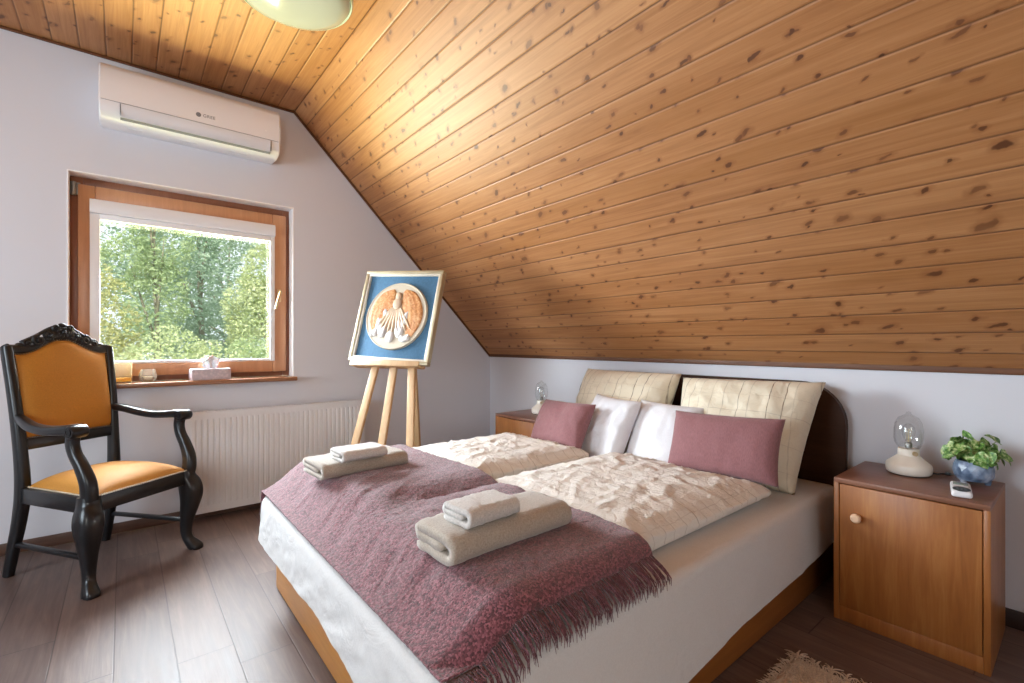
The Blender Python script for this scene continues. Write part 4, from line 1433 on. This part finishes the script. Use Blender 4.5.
# ------------------------------------------------------------------ rug
RGX0, RGX1, RGY0, RGY1 = .55, 1.815, -.10, .655
rg = thing('rug', 'cream shaggy rug with fringed end on the floor in front of the near nightstand', 'rug', ((RGX0+RGX1)/2, (RGY0+RGY1)/2, 0))
RO = Vector(((RGX0+RGX1)/2, (RGY0+RGY1)/2, 0))
def rugp(u, v):
    x = lerp(RGX0, RGX1, u); y = lerp(RGY0, RGY1, v)
    e = min(u*(RGX1-RGX0), (1-u)*(RGX1-RGX0), v*(RGY1-RGY0), (1-v)*(RGY1-RGY0))
    return Vector((x + .004*fbm(y*20, 1), y + .004*fbm(x*20, 5), .003 + .013*min(1, e/.015) + .002*ns(x*60, y*60))) - RO
b = MB(); b.grid(rugp, 160, 100); b.build('weave', M['rug'], rg, angle=180)
rr = random.Random(3)
b = MB()
for k in range(9000):
    x = rr.uniform(.95, RGX1); y = rr.uniform(.10, RGY1)
    if x < 1.25 and rr.random() < .5: continue
    p = Vector((x, y, .013)) - RO
    a = rr.uniform(0, 2*pi); L = rr.uniform(.008, .018)
    q = p + Vector((cos(a)*L*.7, sin(a)*L*.7, L*.75))
    b.sweep([p, p.lerp(q, .5) + Vector((0, 0, .003)), q], [.0016, .0014, .0006], n=3, cap=False)
for k in range(420):   # ragged side along the bed
    x = rr.uniform(.8, RGX1); p = Vector((x, RGY1-.004, .010)) - RO
    L = rr.uniform(.012, .034); a = radians(rr.uniform(50, 130))
    q = p + Vector((cos(a)*L, sin(a)*L, rr.uniform(-.004, .008)))
    b.sweep([p, p.lerp(q, .5) + Vector((0, 0, .004)), q], [.0017, .0015, .0007], n=4, cap=False)
o = b.build('pile', M['rug'], rg, angle=180, recalc=False); o['kind'] = 'stuff'
nfr = 14
for k in range(nfr):
    y = lerp(RGY1-.015, .02, k/(nfr-1)); b = MB()
    for q in range(7):
        a = radians(rr.uniform(-22, 30)) + .15
        L = rr.uniform(.045, .065)
        p = Vector((RGX1-.006, y + rr.uniform(-.004, .004), .010)) - RO
        pts = []
        c2 = rr.uniform(-.6, .6)
        for i in range(6):
            t = i/5
            pts.append(p + Vector((L*t*cos(a + c2*t), L*t*sin(a + c2*t) + .010*(q-3)/3*max(0, t-.4), .004*sin(pi*t) - .0065*t)))
        b.sweep(pts, [.0028, .0028, .0025, .0023, .002, .0012], n=5)
    b.build('tassel', M['rug'], rg, angle=180)

# ------------------------------------------------------------------ outside
GZ = -2.9
b = MB(); b.grid(lambda u, v: Vector((lerp(-40, 60, u), lerp(YG+WT+.3, 80, v), GZ + 1.2*sstep(.15, 1, v) + .25*fbm(u*9, v*9))), 60, 40)
struct(b.build('lawn', M['lawn'], angle=180))
def tree(name, label, cat, loc, h, blobs, mat, n, ls, trunk=.16, group=None, seed=1):
    r = thing(name, label, cat, loc, 0, group)
    rr = random.Random(seed)
    b = MB()
    if trunk:
        b.sweep(crv([(0, 0, 0), (.1, .05, h*.3), (-.05, .1, h*.6), (.05, 0, h*.92)], 4), [trunk*.55*(1-.8*i/12) for i in range(13)], n=9, hint=(0, 1, 0))
        for (c, rad) in blobs:
            b.sweep([(0, 0, c[2]*.62), (c[0]*.5, c[1]*.5, c[2]*.8), c], [trunk*.35, trunk*.22, trunk*.06], n=6, hint=(0, 1, 0))
    else:
        for (c, rad) in blobs:
            b.sweep([(c[0]*.8, c[1]*.8, 0), c], [.03, .012], n=6, hint=(0, 1, 0))
    b.build('trunk' if trunk else 'stem', M['bark'], r, angle=180)
    vs = []; fs = []
    tot = sum(q[1][0]*q[1][1]*q[1][2] for q in blobs)
    for (c, rad) in blobs:
        for k in range(int(n*rad[0]*rad[1]*rad[2]/tot)):
            while True:
                p = Vector((rr.uniform(-1, 1), rr.uniform(-1, 1), rr.uniform(-1, 1)))
                if p.length < 1: break
            p = p.normalized()*(p.length**.45)
            p = Vector((p.x*rad[0], p.y*rad[1], p.z*rad[2]))
            if noise.noise((Vector(c)+p + Vector((seed, 0, 0)))*1.3/max(.6, rad[0]*.5)) < -.18: continue
            p += Vector(c)
            d = Vector((rr.uniform(-1, 1), rr.uniform(-1, 1), rr.uniform(-.8, .5))).normalized()
            e = d.cross(Vector((rr.uniform(-1, 1), rr.uniform(-1, 1), rr.uniform(-1, 1)))).normalized()
            s_ = ls*rr.uniform(.6, 1.3)
            i = len(vs)
            up = d.cross(e)*s_*.15
            vs += [p, p + d*s_*.5 + e*s_*.32 + up, p + d*s_, p + d*s_*.5 - e*s_*.32 + up]
            fs.append((i, i+1, i+2)); fs.append((i, i+2, i+3))
    me = bpy.data.meshes.new('foliage'); me.from_pydata(vs, [], fs); me.materials.append(mat); me.update()
    o = bpy.data.objects.new('foliage', me); COL.objects.link(o); o.parent = r
    return r
TGp = 'trees outside the window'
tree('garden_tree', 'yellow green tree at the left of the window view', 'tree', (-1.0, 12.5, GZ), 6.9, [((.1, 0, 4.2), (1.2, 1.0, 1.6)), ((-.5, .2, 5.9), (1.1, .8, 1.1)), ((.45, -.2, 3.6), (.8, .7, 1.0))], M['leaf_yellow'], 15000, .085, group=TGp, seed=2)
tree('garden_tree', 'tall blue green tree in the middle of the window view', 'tree', (2.3, 22, GZ+.3), 11.2, [((.3, 0, 8.9), (1.6, 1.4, 1.6)), ((0, 0, 5.0), (2.0, 1.6, 2.4)), ((-.9, .2, 7.2), (1.5, 1.3, 1.6)), ((1.0, .3, 4.0), (1.5, 1.2, 1.5)), ((-1.2, 0, 3.8), (1.3, 1, 1.3))], M['leaf_blue'], 18000, .15, .22, TGp, 5)
tree('garden_tree', 'slender mid green tree behind the yellow green one', 'tree', (.75, 18, GZ+.2), 10.2, [((-.2, 0, 8.6), (.9, .8, 1.2)), ((0, 0, 5.0), (.9, .8, 1.5)), ((.2, 0, 7.0), (.8, .7, 1.3)), ((-.6, .2, 6.2), (.9, .7, .9))], M['leaf_mid'], 9000, .12, .15, TGp, 9)
tree('garden_tree', 'pale green tree at the right of the window view', 'tree', (3.05, 13, GZ), 6.8, [((0, 0, 4.3), (1.2, 1.0, 1.3)), ((.2, .1, 5.6), (1.1, .9, 1.2)), ((-.55, -.1, 4.9), (.75, .7, .8))], M['leaf_light'], 17000, .085, .16, TGp, 12)
tree('garden_tree', 'dark tree standing furthest back above the others', 'tree', (4.5, 30, GZ+.5), 11, [((0, 0, 7), (3.0, 2, 2.6)), ((-2.5, .5, 6), (2.5, 2, 2.5)), ((-5.5, 0, 5.6), (2.4, 2, 2.3)), ((4.5, -1, 5.8), (3.2, 2, 3.0)), ((9.5, -2, 6.0), (3.2, 2, 3.2)), ((-1.5, 0, 9.5), (3.0, 2, 2.2)), ((-5.5, 0, 9.0), (2.8, 2, 2.0))], M['leaf_blue'], 24000, .2, .25, TGp, 17)
SGp = 'shrubs under the trees outside'
tree('garden_shrub', 'flowering pale shrub low in the window view', 'shrub', (.65, 10.5, GZ+.5), 3.4, [((0, 0, 3.0), (.65, .6, .85)), ((.55, .2, 2.7), (.6, .6, .9)), ((-.5, .1, 2.6), (.6, .6, .9))], M['leaf_light'], 9000, .06, 0, SGp, 21)
tree('garden_shrub', 'mid green shrub low at the right of the window view', 'shrub', (2.15, 11.4, GZ+.5), 3.4, [((0, 0, 2.8), (.65, .6, .9)), ((.5, .2, 2.6), (.6, .6, 1.0))], M['leaf_mid'], 8000, .06, 0, SGp, 25)
tree('garden_shrub', 'yellow shrub low at the left of the window view', 'shrub', (-1.0, 10.2, GZ+.5), 3.4, [((0, 0, 2.6), (.6, .6, 1.0)), ((-.5, .2, 2.5), (.6, .6, 1.0))], M['leaf_yellow'], 7000, .06, 0, SGp, 29)

# ------------------------------------------------------------------ light
world = bpy.data.worlds.new('World'); scene.world = world
world.use_nodes = True
wt = world.node_tree; wt.nodes.clear()
wo = wt.nodes.new('ShaderNodeOutputWorld'); bg = wt.nodes.new('ShaderNodeBackground')
bg.inputs[0].default_value = (.86, .93, 1.0, 1); bg.inputs[1].default_value = 1.35
wt.links.new(bg.outputs[0], wo.inputs[0])

def sun(name, d, e, col, ang=.02):
    l = bpy.data.lights.new(name, 'SUN'); l.energy = e; l.color = col; l.angle = ang
    o = bpy.data.objects.new(name, l); COL.objects.link(o)
    o.rotation_euler = Vector(d).to_track_quat('-Z', 'Y').to_euler()
    return o
sun('sun', (.35, .75, -.75), 5.4, (1, .95, .84))
def area(name, loc, d, sx, sy, e, col):
    l = bpy.data.lights.new(name, 'AREA'); l.shape = 'RECTANGLE'; l.size = sx; l.size_y = sy; l.energy = e; l.color = col
    o = bpy.data.objects.new(name, l); COL.objects.link(o)
    o.location = loc; o.rotation_euler = Vector(d).to_track_quat('-Z', 'Z').to_euler()
    return o
# sky above the gable window, sunlit lawn below it, daylight through the left window
area('sky_light', (.35, 5.2, 3.4), (0, -1.0, -1.0), 3.0, 2.0, 420, (.84, .91, 1))
area('lawn_bounce', (.35, 4.9, .15), (.1, -1.0, .9), 3.0, 1.4, 760, (1, .93, .42))
wl = area('window_daylight', (.345, YG+.30, 1.42), (.42, -1, -.34), .95, .82, 84, (.84, .92, 1))
wl.data.spread = radians(125)
area('back_fill', (-1.35, YB-.25, 1.5), (.22, 1, -.05), 1.5, 1.2, 52, (1, .94, .88))  # added fill lamp behind the camera, brightens gable wall and near bed side
area('left_daylight', (XL-.25, 1.85, 1.38), (1, -.1, -.12), 1.75, 1.45, 118, (.76, .87, 1))

# ------------------------------------------------------------------ camera
cam = bpy.data.cameras.new('camera'); co_ = bpy.data.objects.new('camera', cam); COL.objects.link(co_)
cam.sensor_width = 36; cam.lens = 473.6/1024*36; cam.shift_y = 2.5/1024
co_.location = (0, 0, 1.1); co_.rotation_euler = (pi/2, 0, -radians(39.326))
cam.clip_start = .02; cam.clip_end = 300
scene.camera = co_
scene.view_settings.view_transform = 'Standard'
scene.view_settings.look = 'None'
scene.view_settings.exposure = .1
scene.view_settings.gamma = 1
scene.view_settings.use_curve_mapping = False
scene.cycles.use_denoising = True
scene.cycles.caustics_reflective = False
scene.cycles.caustics_refractive = False
scene.cycles.max_bounces = 12
scene.cycles.diffuse_bounces = 6
scene.cycles.transparent_max_bounces = 16
scene.cycles.sample_clamp_indirect = 8
